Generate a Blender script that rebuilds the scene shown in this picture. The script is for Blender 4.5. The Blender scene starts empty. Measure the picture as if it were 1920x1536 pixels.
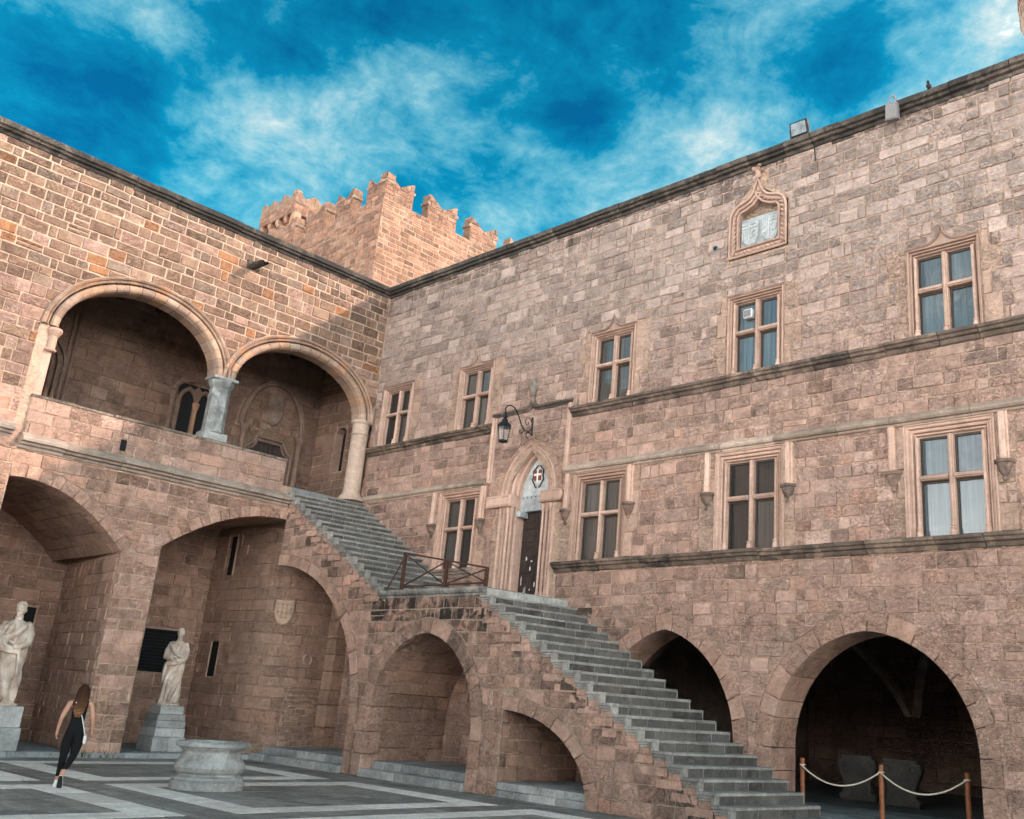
import bpy, bmesh, math, random
import numpy as np
from mathutils import Vector, Matrix
from mathutils.geometry import tessellate_polygon

SC = bpy.context.scene
COL = SC.collection
rnd = random.Random(11)

# ---------------------------------------------------------------- camera
CAM = Vector((25.1948, -17.2303, 1.75))
CR = Vector((0.7572876, 0.65004831, 0.06287043))      # right
CD = Vector((-0.1546488, 0.27202117, -0.94978325))    # down
CF = Vector((-0.63450709, 0.70953624, 0.30652745))    # forward
FPX, PPX, PPY = 1820.278, 1135.193, 750.370           # in pixels of a 1920 x 1536 picture
cd = bpy.data.cameras.new('camera'); cam = bpy.data.objects.new('camera', cd); COL.objects.link(cam)
cam.matrix_world = Matrix(((CR.x, -CD.x, -CF.x, CAM.x), (CR.y, -CD.y, -CF.y, CAM.y), (CR.z, -CD.z, -CF.z, CAM.z), (0, 0, 0, 1)))
cd.sensor_width = 36.0; cd.sensor_fit = 'HORIZONTAL'; cd.lens = 36.0 * FPX / 1920.0
cd.shift_x = -(PPX - 960.0) / 1920.0; cd.shift_y = (PPY - 768.0) / 1920.0
cd.clip_start = 0.1; cd.clip_end = 2000.0
SC.camera = cam
SC.render.resolution_x = 1024; SC.render.resolution_y = 819
SC.cycles.use_denoising = True
SC.cycles.max_bounces = 6; SC.cycles.diffuse_bounces = 3; SC.cycles.use_adaptive_sampling = True; SC.cycles.adaptive_threshold = 0.02

# ---------------------------------------------------------------- sky, sun, exposure
SUN = Vector((1.0, 0.72, 0.67)).normalized()
EL = math.asin(SUN.z); AZ = math.atan2(SUN.x, SUN.y)
SKY_STRENGTH = 0.15; SUN_STRENGTH = 0.75; EXPOSURE = 2.86
CLOUD_LOC = (22.81, 46.44, 4.16); HAZE = (11.5, 11.0, 10.4)
W = bpy.data.worlds.new('World'); SC.world = W; W.use_nodes = True
nt = W.node_tree; nt.nodes.clear()
def N(tree, typ, **kw):
    n = tree.nodes.new(typ)
    for k, v in kw.items(): setattr(n, k, v)
    return n
def L(tree, a, b): tree.links.new(a, b)
def mth(tree, op, a, b=None, clamp=False):
    n = N(tree, 'ShaderNodeMath', operation=op); n.use_clamp = clamp
    for i, v in enumerate((a, b)):
        if v is None: continue
        if isinstance(v, (int, float)): n.inputs[i].default_value = v
        else: L(tree, v, n.inputs[i])
    return n.outputs[0]
def mixc(tree, fac, a, b, blend='MIX'):
    n = N(tree, 'ShaderNodeMix', data_type='RGBA', blend_type=blend)
    for sock, v in ((n.inputs[0], fac), (n.inputs[6], a), (n.inputs[7], b)):
        if isinstance(v, (int, float)): sock.default_value = v
        elif isinstance(v, (tuple, list)): sock.default_value = tuple(v) + ((1.0,) if len(v) == 3 else ())
        else: L(tree, v, sock)
    return n.outputs[2]
def ramp(tree, fac, pts):
    n = N(tree, 'ShaderNodeValToRGB'); r = n.color_ramp
    while len(r.elements) < len(pts): r.elements.new(0.5)
    for e, (p, c) in zip(r.elements, pts):
        e.position = p; e.color = (c, c, c, 1) if isinstance(c, (int, float)) else tuple(c) + (1,)
    L(tree, fac, n.inputs[0]); return n.outputs[0]
def noise(tree, vec, scale, detail=4.0, rough=0.55, dist=0.0):
    n = N(tree, 'ShaderNodeTexNoise'); n.inputs['Scale'].default_value = scale; n.inputs['Detail'].default_value = detail
    n.inputs['Roughness'].default_value = rough; n.inputs['Distortion'].default_value = dist
    if vec is not None: L(tree, vec, n.inputs['Vector'])
    return n.outputs['Fac']
sky = N(nt, 'ShaderNodeTexSky', sky_type='NISHITA'); sky.sun_disc = False
sky.sun_elevation = EL; sky.sun_rotation = AZ; sky.altitude = 100; sky.air_density = 1.0; sky.dust_density = 0.4; sky.ozone_density = 3.0
tc = N(nt, 'ShaderNodeTexCoord'); sep = N(nt, 'ShaderNodeSeparateXYZ'); L(nt, tc.outputs['Generated'], sep.inputs[0])
zz = mth(nt, 'ADD', mth(nt, 'MAXIMUM', sep.outputs[2], 0.0), 0.22)
cmb = N(nt, 'ShaderNodeCombineXYZ'); L(nt, mth(nt, 'DIVIDE', sep.outputs[0], zz), cmb.inputs[0]); L(nt, mth(nt, 'DIVIDE', sep.outputs[1], zz), cmb.inputs[1])
mp = N(nt, 'ShaderNodeMapping'); L(nt, cmb.outputs[0], mp.inputs['Vector']); mp.inputs['Location'].default_value = CLOUD_LOC; mp.inputs['Rotation'].default_value = (0, 0, 0.5); mp.inputs['Scale'].default_value = (1.0, 1.0, 1)
c1 = noise(nt, mp.outputs[0], 1.9, 9.0, 0.56, 0.15)
c2 = noise(nt, mp.outputs[0], 5.2, 8.0, 0.66, 0.25)
c3 = noise(nt, mp.outputs[0], 15.0, 7.0, 0.66, 0.5)
cl = mth(nt, 'ADD', 0.037, mth(nt, 'ADD', mth(nt, 'ADD', mth(nt, 'MULTIPLY', c1, 0.54), mth(nt, 'MULTIPLY', c2, 0.32)), mth(nt, 'MULTIPLY', c3, 0.14)))  # cloud cover raised all over for fill light; the gaps clear the view
# cloud banks and clear gaps, by their place in the sky (plane coordinates, size, weight)
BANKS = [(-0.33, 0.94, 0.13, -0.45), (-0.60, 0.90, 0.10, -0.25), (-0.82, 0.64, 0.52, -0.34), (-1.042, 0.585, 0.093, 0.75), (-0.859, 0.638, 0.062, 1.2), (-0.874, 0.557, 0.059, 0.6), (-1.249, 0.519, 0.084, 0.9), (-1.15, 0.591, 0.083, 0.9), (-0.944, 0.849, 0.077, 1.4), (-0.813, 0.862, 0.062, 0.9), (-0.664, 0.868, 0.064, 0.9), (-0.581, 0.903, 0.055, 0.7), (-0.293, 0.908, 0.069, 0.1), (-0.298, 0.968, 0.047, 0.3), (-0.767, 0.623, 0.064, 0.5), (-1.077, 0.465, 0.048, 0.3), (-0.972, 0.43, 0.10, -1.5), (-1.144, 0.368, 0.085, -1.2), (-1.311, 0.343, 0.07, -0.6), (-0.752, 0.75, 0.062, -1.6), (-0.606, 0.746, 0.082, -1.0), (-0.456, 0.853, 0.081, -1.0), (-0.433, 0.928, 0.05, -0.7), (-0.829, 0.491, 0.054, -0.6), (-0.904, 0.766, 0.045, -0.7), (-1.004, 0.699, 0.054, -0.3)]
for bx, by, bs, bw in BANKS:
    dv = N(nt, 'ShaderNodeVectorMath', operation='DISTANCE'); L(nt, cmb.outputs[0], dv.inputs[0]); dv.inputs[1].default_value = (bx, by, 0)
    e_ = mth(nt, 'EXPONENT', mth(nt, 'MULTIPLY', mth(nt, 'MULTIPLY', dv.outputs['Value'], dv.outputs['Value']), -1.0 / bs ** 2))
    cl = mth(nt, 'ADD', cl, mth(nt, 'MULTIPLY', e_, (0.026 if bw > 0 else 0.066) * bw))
# deep blue, then thin cyan veil, then bright cloud
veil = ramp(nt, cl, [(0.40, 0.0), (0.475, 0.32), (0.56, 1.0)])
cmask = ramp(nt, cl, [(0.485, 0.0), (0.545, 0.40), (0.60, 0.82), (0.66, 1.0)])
deep = mixc(nt, 1.0, sky.outputs[0], (0.002, 0.090, 0.118), 'MULTIPLY')
thin = mixc(nt, 1.0, sky.outputs[0], (0.008, 0.320, 0.258), 'MULTIPLY')
skyc = mixc(nt, veil, deep, thin)
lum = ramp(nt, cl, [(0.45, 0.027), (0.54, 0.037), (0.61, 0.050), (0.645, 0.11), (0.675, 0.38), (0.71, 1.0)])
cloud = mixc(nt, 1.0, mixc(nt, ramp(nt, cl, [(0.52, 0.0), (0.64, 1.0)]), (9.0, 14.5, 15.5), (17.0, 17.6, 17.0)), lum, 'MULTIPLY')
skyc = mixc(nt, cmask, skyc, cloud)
# pale haze towards the horizon, made bright as fill light below the view
skyc = mixc(nt, ramp(nt, sep.outputs[2], [(0.0, 1.0), (0.12, 0.8), (0.34, 0.0)]), skyc, HAZE)
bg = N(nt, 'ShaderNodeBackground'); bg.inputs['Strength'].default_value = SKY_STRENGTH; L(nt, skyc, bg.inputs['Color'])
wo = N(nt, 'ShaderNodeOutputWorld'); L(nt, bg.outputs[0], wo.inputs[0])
sl = bpy.data.lights.new('sun', 'SUN'); sl.energy = SUN_STRENGTH; sl.angle = math.radians(1.5); sl.color = (1.0, 0.78, 0.64)
so = bpy.data.objects.new('sun', sl); COL.objects.link(so); so.rotation_euler = SUN.to_track_quat('Z', 'Y').to_euler(); so.location = (60, 43, 40)
vs = SC.view_settings; vs.view_transform = 'Standard'; vs.look = 'None'; vs.gamma = 1.0; vs.use_curve_mapping = False; vs.exposure = EXPOSURE

# ---------------------------------------------------------------- materials
def new_mat(name):
    m = bpy.data.materials.new(name); m.use_nodes = True; t = m.node_tree
    b = t.nodes['Principled BSDF']; return m, t, b
def pos(t):
    return N(t, 'ShaderNodeNewGeometry').outputs['Position']
def bump(t, b, h, strength, dist):
    n = N(t, 'ShaderNodeBump'); n.inputs['Strength'].default_value = strength; n.inputs['Distance'].default_value = dist
    L(t, h, n.inputs['Height']); L(t, n.outputs[0], b.inputs['Normal'])
def stone_mat(name, bscale=7.0, bstr=0.9, bdist=0.03, pit=0.6, mott=0.30, rough=0.92, cav=0.5, bloom=1.0, streak=0.0, crease=0.0):
    m, t, b = new_mat(name)
    at = N(t, 'ShaderNodeAttribute'); at.attribute_name = 'tint'
    sp = N(t, 'ShaderNodeSeparateColor'); L(t, at.outputs['Color'], sp.inputs[0])
    p = pos(t)
    # every block has its own roughness, drawn from its colour
    rr = mth(t, 'FRACT', mth(t, 'ADD', mth(t, 'MULTIPLY', sp.outputs[0], 137.0), mth(t, 'MULTIPLY', sp.outputs[1], 211.0)))
    rr = ramp(t, rr, [(0.25, 0.12), (0.75, 1.0)])
    n1 = noise(t, p, 3.1, 3, 0.62); n2 = noise(t, p, 15.0, 4, 0.68); n3 = noise(t, p, 1.1, 5, 0.7, 0.5)
    mpv = N(t, 'ShaderNodeMapping'); mpv.inputs['Scale'].default_value = (1, 1, 1.9); L(t, p, mpv.inputs['Vector'])
    big = mth(t, 'ADD', mth(t, 'MULTIPLY', noise(t, mpv.outputs[0], bscale, 4, 0.65, 1.3), 0.55), mth(t, 'MULTIPLY', noise(t, mpv.outputs[0], bscale * 2.6, 3, 0.6, 1.6), 0.45))
    mot = mth(t, 'ADD', mth(t, 'MULTIPLY', n1, 0.5), mth(t, 'MULTIPLY', n2, 0.5))
    f = ramp(t, mot, [(0.30, 1 - mott * 1.4), (0.5, 1.0), (0.68, 1 + mott)])
    c = mixc(t, 1.0, at.outputs['Color'], f, 'MULTIPLY')
    # pits of the rough blocks darkened, their shade put into the colour
    cv = mth(t, 'MULTIPLY', mth(t, 'MULTIPLY', ramp(t, big, [(0.39, 1.0), (0.49, 0.0)]), rr), cav)
    c = mixc(t, cv, c, mixc(t, 1.0, c, (0.30, 0.25, 0.22), 'MULTIPLY'))
    if crease:   # chisel marks and fissures on rough blocks, relief shading put into colour, dark and pale
        k1 = noise(t, mpv.outputs[0], bscale * 1.15, 3, 0.6, 1.5); k2 = noise(t, mpv.outputs[0], bscale * 1.7, 3, 0.6, 1.2)
        d1 = ramp(t, mth(t, 'ABSOLUTE', mth(t, 'SUBTRACT', k1, 0.5)), [(0.0, 1.0), (0.028, 0.0)]); d2 = ramp(t, mth(t, 'ABSOLUTE', mth(t, 'SUBTRACT', k2, 0.47)), [(0.0, 1.0), (0.03, 0.0)])
        c = mixc(t, mth(t, 'MULTIPLY', mth(t, 'MULTIPLY', d1, rr), crease), c, mixc(t, 1.0, c, (0.38, 0.33, 0.31), 'MULTIPLY'))
        c = mixc(t, mth(t, 'MULTIPLY', mth(t, 'MULTIPLY', d2, rr), crease * 0.7), c, mixc(t, 0.6, c, (0.72, 0.58, 0.50)))
    if crease: c = mixc(t, 1.0, c, mth(t, 'ADD', mth(t, 'MULTIPLY', rr, 0.30), 0.97), 'MULTIPLY')
    bl = ramp(t, n3, [(0.52, 0.0), (0.66, 0.34 * bloom)])
    c = mixc(t, bl, c, mixc(t, 0.55, c, (0.60, 0.47, 0.39)))
    st = mth(t, 'MULTIPLY', at.outputs['Alpha'], ramp(t, noise(t, p, 2.3, 6, 0.74, 0.8), [(0.38, 0.0), (0.55, 1.0)]))
    c = mixc(t, st, c, (0.035, 0.032, 0.030))
    if streak:   # run-off streaks of grime
        mps = N(t, 'ShaderNodeMapping'); mps.inputs['Scale'].default_value = (3.4, 3.4, 0.32); L(t, p, mps.inputs['Vector'])
        c = mixc(t, ramp(t, noise(t, mps.outputs[0], 1.0, 4, 0.7, 0.3), [(0.52, 0.0), (0.72, streak)]), c, mixc(t, 1.0, c, (0.42, 0.38, 0.36), 'MULTIPLY'))
    L(t, c, b.inputs['Base Color']); b.inputs['Roughness'].default_value = rough; b.inputs['Specular IOR Level'].default_value = 0.2
    if crease: big = mth(t, 'SUBTRACT', big, mth(t, 'MULTIPLY', d1, 0.25))
    h = mth(t, 'MULTIPLY', mth(t, 'ADD', big, mth(t, 'MULTIPLY', n2, 0.35)), mth(t, 'ADD', rr, 0.15))
    bump(t, b, h, bstr, bdist)
    return m
def flat_mat(name, col, rough=0.6, metal=0.0, var=0.15, scale=12.0, bstr=0.15, bdist=0.005, spec=0.4):
    m, t, b = new_mat(name); p = pos(t)
    f = ramp(t, noise(t, p, scale, 6, 0.62), [(0.3, 1 - var * 1.6), (0.7, 1 + var)])
    L(t, mixc(t, 1.0, tuple(col), f, 'MULTIPLY'), b.inputs['Base Color'])
    b.inputs['Roughness'].default_value = rough; b.inputs['Metallic'].default_value = metal; b.inputs['Specular IOR Level'].default_value = spec
    bump(t, b, noise(t, p, scale * 2.0, 6, 0.65), bstr, bdist)
    return m
M = {}
M['stone'] = stone_mat('sandstone', 6.5, 1.0, 0.10, 0.8, 0.28, cav=0.6, streak=0.36, crease=0.45)
M['dressed'] = stone_mat('dressed_sandstone', 9.0, 0.6, 0.02, 0.5, 0.20, cav=0.3, streak=0.4, crease=0.25)
M['slab'] = stone_mat('grey_limestone', 5.0, 0.5, 0.014, 0.3, 0.36, 0.72, cav=0.3, bloom=0.5)
M['marble'] = stone_mat('veined_marble', 4.0, 0.25, 0.010, 0.2, 0.30, 0.55, cav=0.25, bloom=0.3)
M['statue'] = stone_mat('weathered_marble', 7.0, 0.25, 0.008, 0.2, 0.16, 0.6, cav=0.15, bloom=0.3)
M['paving'] = stone_mat('courtyard_paving', 3.0, 0.45, 0.012, 0.3, 0.34, 0.55, cav=0.3, bloom=0.0)
M['iron'] = flat_mat('black_iron', (0.02, 0.024, 0.028), 0.5, 0.6)
M['rust'] = flat_mat('rusty_brown_iron', (0.075, 0.032, 0.022), 0.75, 0.2, 0.35, 20)
M['wood'] = flat_mat('dark_door_wood', (0.038, 0.024, 0.020), 0.62, 0, 0.35, 9)
M['post'] = flat_mat('varnished_post_wood', (0.26, 0.085, 0.032), 0.45, 0, 0.25, 14)
M['rope'] = flat_mat('cream_rope', (0.62, 0.54, 0.43), 0.9, 0, 0.15, 60, 0.5, 0.004)
M['dark'] = flat_mat('dark_void', (0.006, 0.006, 0.007), 0.9)
M['sash'] = flat_mat('window_sash', (0.06, 0.045, 0.036), 0.6)
M['cloth'] = flat_mat('black_cloth', (0.008, 0.0085, 0.010), 0.85, 0, 0.2, 30, 0.2, 0.003, 0.2)
M['skin'] = flat_mat('skin', (0.48, 0.25, 0.17), 0.55, 0, 0.06, 20, 0.05)
M['shoe'] = flat_mat('white_canvas', (0.78, 0.78, 0.76), 0.7, 0, 0.06)
M['sole'] = flat_mat('black_rubber', (0.015, 0.015, 0.016), 0.7)
M['strap'] = flat_mat('white_leather', (0.72, 0.69, 0.66), 0.5, 0, 0.05)
M['fabric'] = flat_mat('grey_canvas', (0.21, 0.20, 0.20), 0.9, 0, 0.12, 25, 0.4, 0.004)
M['plastic'] = flat_mat('white_plastic', (0.62, 0.64, 0.64), 0.45, 0, 0.04)
M['feather'] = flat_mat('dark_feathers', (0.02, 0.02, 0.024), 0.7)
M['red'] = flat_mat('red_paint', (0.20, 0.05, 0.035), 0.7, 0, 0.25, 30)
M['lead'] = flat_mat('lead_grey', (0.20, 0.24, 0.26), 0.6, 0.1, 0.3, 8)
M['leaf'] = flat_mat('weed_leaves', (0.05, 0.075, 0.02), 0.7, 0, 0.3, 30)
def pane_mat(name, board, gloss, off=0.0, fold=9.0):
    m, t, b = new_mat(name); p = pos(t); s = N(t, 'ShaderNodeSeparateXYZ'); L(t, p, s.inputs[0])
    mpv = N(t, 'ShaderNodeMapping'); mpv.inputs['Scale'].default_value = (fold, fold, 0.25); mpv.inputs['Location'].default_value = (off, 0, off); L(t, p, mpv.inputs['Vector'])
    c = mixc(t, ramp(t, noise(t, mpv.outputs[0], 2.2, 4, 0.6, 0.2), [(0.35, 0.0), (0.65, 1.0)]), tuple(x * 0.55 for x in board), tuple(x * 1.15 for x in board))
    L(t, c, b.inputs['Base Color']); b.inputs['Roughness'].default_value = 0.55; b.inputs['Specular IOR Level'].default_value = 0.2
    b.inputs['Coat Weight'].default_value = gloss; b.inputs['Coat Roughness'].default_value = 0.03; b.inputs['Coat IOR'].default_value = 1.6
    nb = N(t, 'ShaderNodeBump'); nb.inputs['Strength'].default_value = 0.25; nb.inputs['Distance'].default_value = 0.02; L(t, noise(t, p, 2.6, 2), nb.inputs['Height']); L(t, nb.outputs[0], b.inputs['Coat Normal'])
    return m
M['pane_blue'] = pane_mat('curtained_glass', (0.115, 0.15, 0.17), 1.0)
M['pane_dark'] = pane_mat('dim_glass', (0.075, 0.070, 0.066), 1.0)
M['pane_black'] = pane_mat('dark_glass', (0.022, 0.022, 0.022), 1.0)
M['pane_blue2'] = pane_mat('shuttered_glass', (0.085, 0.115, 0.135), 1.0, 3.1, 14.0)
M['pane_dark2'] = pane_mat('netted_glass', (0.11, 0.105, 0.10), 1.0, 7.7, 6.0)

# ---------------------------------------------------------------- geometry helpers
def proj(p):
    d = Vector(p) - CAM; z = d.dot(CF)
    if z < 0.2: return None
    return PPX + FPX * d.dot(CR) / z, PPY + FPX * d.dot(CD) / z
class Geo:
    def __init__(s): s.v = []; s.f = []; s.t = []
    def add(s, vs, fs, tint=(0.4, 0.28, 0.2, 0)):
        o = len(s.v); s.v.extend([tuple(v) for v in vs])
        t = tuple(tint) if len(tint) == 4 else tuple(tint) + (0.0,)
        for f in fs: s.f.append(tuple(i + o for i in f)); s.t.append(t)
        return s
    def box(s, x0, x1, y0, y1, z0, z1, tint=(0.4, 0.28, 0.2), b=0.0, fn=None):
        # box with chamfered edges when b > 0
        if b <= 0:
            v = [(x, y, z) for x in (x0, x1) for y in (y0, y1) for z in (z0, z1)]
            f = [(0, 1, 3, 2), (4, 6, 7, 5), (0, 4, 5, 1), (2, 3, 7, 6), (0, 2, 6, 4), (1, 5, 7, 3)]
        else:
            b = min(b, (x1 - x0) / 2.2, (y1 - y0) / 2.2, (z1 - z0) / 2.2)
            v = []; ix = {}
            for i, x in enumerate((x0, x1)):
                for j, y in enumerate((y0, y1)):
                    for k, z in enumerate((z0, z1)):
                        sx, sy, sz = (1, -1)[i], (1, -1)[j], (1, -1)[k]
                        for a, q in enumerate(((x, y + sy * b, z + sz * b), (x + sx * b, y, z + sz * b), (x + sx * b, y + sy * b, z))):
                            ix[i, j, k, a] = len(v); v.append(q)
            f = []
            for i in (0, 1): f.append((ix[i, 0, 0, 0], ix[i, 1, 0, 0], ix[i, 1, 1, 0], ix[i, 0, 1, 0]))
            for j in (0, 1): f.append((ix[0, j, 0, 1], ix[1, j, 0, 1], ix[1, j, 1, 1], ix[0, j, 1, 1]))
            for k in (0, 1): f.append((ix[0, 0, k, 2], ix[1, 0, k, 2], ix[1, 1, k, 2], ix[0, 1, k, 2]))
            for i in (0, 1):
                for j in (0, 1): f.append((ix[i, j, 0, 0], ix[i, j, 1, 0], ix[i, j, 1, 1], ix[i, j, 0, 1]))
            for i in (0, 1):
                for k in (0, 1): f.append((ix[i, 0, k, 0], ix[i, 1, k, 0], ix[i, 1, k, 2], ix[i, 0, k, 2]))
            for j in (0, 1):
                for k in (0, 1): f.append((ix[0, j, k, 1], ix[1, j, k, 1], ix[1, j, k, 2], ix[0, j, k, 2]))
            for i in (0, 1):
                for j in (0, 1):
                    for k in (0, 1): f.append((ix[i, j, k, 0], ix[i, j, k, 1], ix[i, j, k, 2]))
        if fn: v = [fn(*q) for q in v]
        return s.add(v, f, tint)
    def lathe(s, cx, cy, prof, n=16, tint=(0.4, 0.28, 0.2), a0=0.0, a1=math.tau, sx=1.0, sy=1.0, rot=0.0, cap=True):
        full = abs(a1 - a0 - math.tau) < 1e-6; m = n if full else n + 1
        v = []
        for r, z in prof:
            for i in range(m):
                a = a0 + (a1 - a0) * i / n + rot
                v.append((cx + r * math.cos(a) * sx, cy + r * math.sin(a) * sy, z))
        f = []
        for k in range(len(prof) - 1):
            for i in range(n):
                j = (i + 1) % m
                f.append((k * m + i, k * m + j, (k + 1) * m + j, (k + 1) * m + i))
        if cap and full:
            f.append(tuple(range(m - 1, -1, -1))); f.append(tuple((len(prof) - 1) * m + i for i in range(m)))
        return s.add(v, f, tint)
    def tube(s, pts, r, n=8, tint=(0.1, 0.1, 0.1), closed=False):
        pts = [Vector(p) for p in pts]; k = len(pts); rs = r if isinstance(r, (list, tuple)) else [r] * k
        v = []; up = None
        for i, p in enumerate(pts):
            a = pts[(i - 1) % k] if (i > 0 or closed) else p; b = pts[(i + 1) % k] if (i < k - 1 or closed) else p
            d = (b - a).normalized()
            if up is None:
                up = d.orthogonal().normalized()
            up = (up - d * up.dot(d)).normalized(); w = d.cross(up)
            for j in range(n):
                t = math.tau * j / n; v.append(p + (up * math.cos(t) + w * math.sin(t)) * rs[i])
        f = []
        for i in range(k if closed else k - 1):
            for j in range(n):
                a = i * n; b = ((i + 1) % k) * n
                f.append((a + j, a + (j + 1) % n, b + (j + 1) % n, b + j))
        if not closed: f.append(tuple(range(n - 1, -1, -1))); f.append(tuple((k - 1) * n + j for j in range(n)))
        return s.add(v, f, tint)
    def prism(s, poly, mapf, n0, n1, tint=(0.4, 0.28, 0.2), b=0.0, back=True):
        # polygon (u, v) extruded from n1 (back) to n0 (front), front edge chamfered
        k = len(poly); cx = sum(p[0] for p in poly) / k; cy = sum(p[1] for p in poly) / k
        v = [mapf(u, w, n1) for u, w in poly] + [mapf(u, w, n0 - b) for u, w in poly]
        f = [(i, (i + 1) % k, k + (i + 1) % k, k + i) for i in range(k)]
        if b > 0:
            q = []
            for i in range(k):
                a = poly[i - 1]; c = poly[i]; e = poly[(i + 1) % k]
                q.append(inset_pt(a, c, e, b, (cx, cy)))
            v += [mapf(u, w, n0) for u, w in q]
            f += [(k + i, k + (i + 1) % k, 2 * k + (i + 1) % k, 2 * k + i) for i in range(k)]
            f.append(tuple(2 * k + i for i in range(k)))
        else: f.append(tuple(k + i for i in range(k)))
        if back: f.append(tuple(range(k - 1, -1, -1)))
        return s.add(v, f, tint)
    def sweep(s, path, prof, mapf, closed=False, tint=(0.4, 0.28, 0.2), caps=True):
        k = len(path); m = len(prof); v = []
        for i in range(k):
            p = Vector(path[i]); a = Vector(path[i - 1]) if (i > 0 or closed) else None; b = Vector(path[(i + 1) % k]) if (i < k - 1 or closed) else None
            d1 = (p - a).normalized() if a is not None else (b - p).normalized(); d2 = (b - p).normalized() if b is not None else d1
            n1 = Vector((-d1.y, d1.x)); n2 = Vector((-d2.y, d2.x)); mm = n1 + n2
            if mm.length < 1e-6: mm = n1
            mm = mm / max(0.35, mm.length_squared / 2.0) 
            for q, h in prof: w = p + mm * q; v.append(mapf(w.x, w.y, h))
        f = []
        for i in range(k if closed else k - 1):
            a = i * m; b = ((i + 1) % k) * m
            for j in range(m - 1): f.append((a + j, a + j + 1, b + j + 1, b + j))
        if caps and not closed: f.append(tuple(range(m))); f.append(tuple((k - 1) * m + j for j in range(m - 1, -1, -1)))
        return s.add(v, f, tint)
    def obj(s, name, mat, parent=None, smooth=False, **props):
        me = bpy.data.meshes.new(name); me.from_pydata(s.v, [], s.f)
        at = me.attributes.new('tint', 'FLOAT_COLOR', 'FACE'); at.data.foreach_set('color', [c for t in s.t for c in t])
        if smooth: me.polygons.foreach_set('use_smooth', [True] * len(me.polygons))
        me.update(); me.materials.append(M[mat] if isinstance(mat, str) else mat)
        o = bpy.data.objects.new(name, me); COL.objects.link(o)
        if parent is not None: adopt(o, parent)
        for k, v in props.items(): o[k] = v
        return o
def adopt(o, parent):
    o.parent = parent
    if parent.parent is None: o.matrix_parent_inverse = Matrix.Translation(-parent.location)
def thing(name, label, cat, loc=(0, 0, 0), group=None, kind=None):
    o = bpy.data.objects.new(name, None); COL.objects.link(o); o.location = loc; o.empty_display_size = 0.2
    o['label'] = label; o['category'] = cat
    if group: o['group'] = group
    if kind: o['kind'] = kind
    return o
def tag(o, label, cat, group=None):
    o['label'] = label; o['category'] = cat
    if group: o['group'] = group
    return o
def inset_pt(a, c, e, b, cen):
    d = Vector((cen[0] - c[0], cen[1] - c[1])); l = d.length
    if l < 1e-6: return c
    d1 = (Vector(a) - Vector(c)); d2 = (Vector(e) - Vector(c))
    if d1.length < 1e-6 or d2.length < 1e-6: return c
    bi = d1.normalized() + d2.normalized()
    if bi.length < 0.15: bi = d.copy()
    if bi.dot(d) < 0: bi = -bi
    bi.normalize(); k = min(b * 1.35, l * 0.45)
    return (c[0] + bi.x * k, c[1] + bi.y * k)
def clip(poly, px, py, nx, ny):
    # keep the side where (p - P) . n >= 0
    out = []; k = len(poly)
    for i in range(k):
        a = poly[i]; b = poly[(i + 1) % k]
        da = (a[0] - px) * nx + (a[1] - py) * ny; db = (b[0] - px) * nx + (b[1] - py) * ny
        if da >= 0: out.append(a)
        if (da >= 0) != (db >= 0):
            t = da / (da - db); out.append((a[0] + (b[0] - a[0]) * t, a[1] + (b[1] - a[1]) * t))
    return out
def parea(p): return 0.5 * sum(p[i - 1][0] * p[i][1] - p[i][0] * p[i - 1][1] for i in range(len(p)))
def inside(poly, x, y):
    r = False; k = len(poly)
    for i in range(k):
        a = poly[i - 1]; b = poly[i]
        if (a[1] > y) != (b[1] > y) and x < (b[0] - a[0]) * (y - a[1]) / (b[1] - a[1]) + a[0]: r = not r
    return r
def rect_sub(r, h):
    a0, a1, b0, b1 = r; c0, c1, d0, d1 = h
    if a1 <= c0 or a0 >= c1 or b1 <= d0 or b0 >= d1: return [r]
    o = []
    if a0 < c0: o.append((a0, c0, b0, b1))
    if a1 > c1: o.append((c1, a1, b0, b1))
    m0 = max(a0, c0); m1 = min(a1, c1)
    if b0 < d0: o.append((m0, m1, b0, d0))
    if b1 > d1: o.append((m0, m1, d1, b1))
    return o
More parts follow.
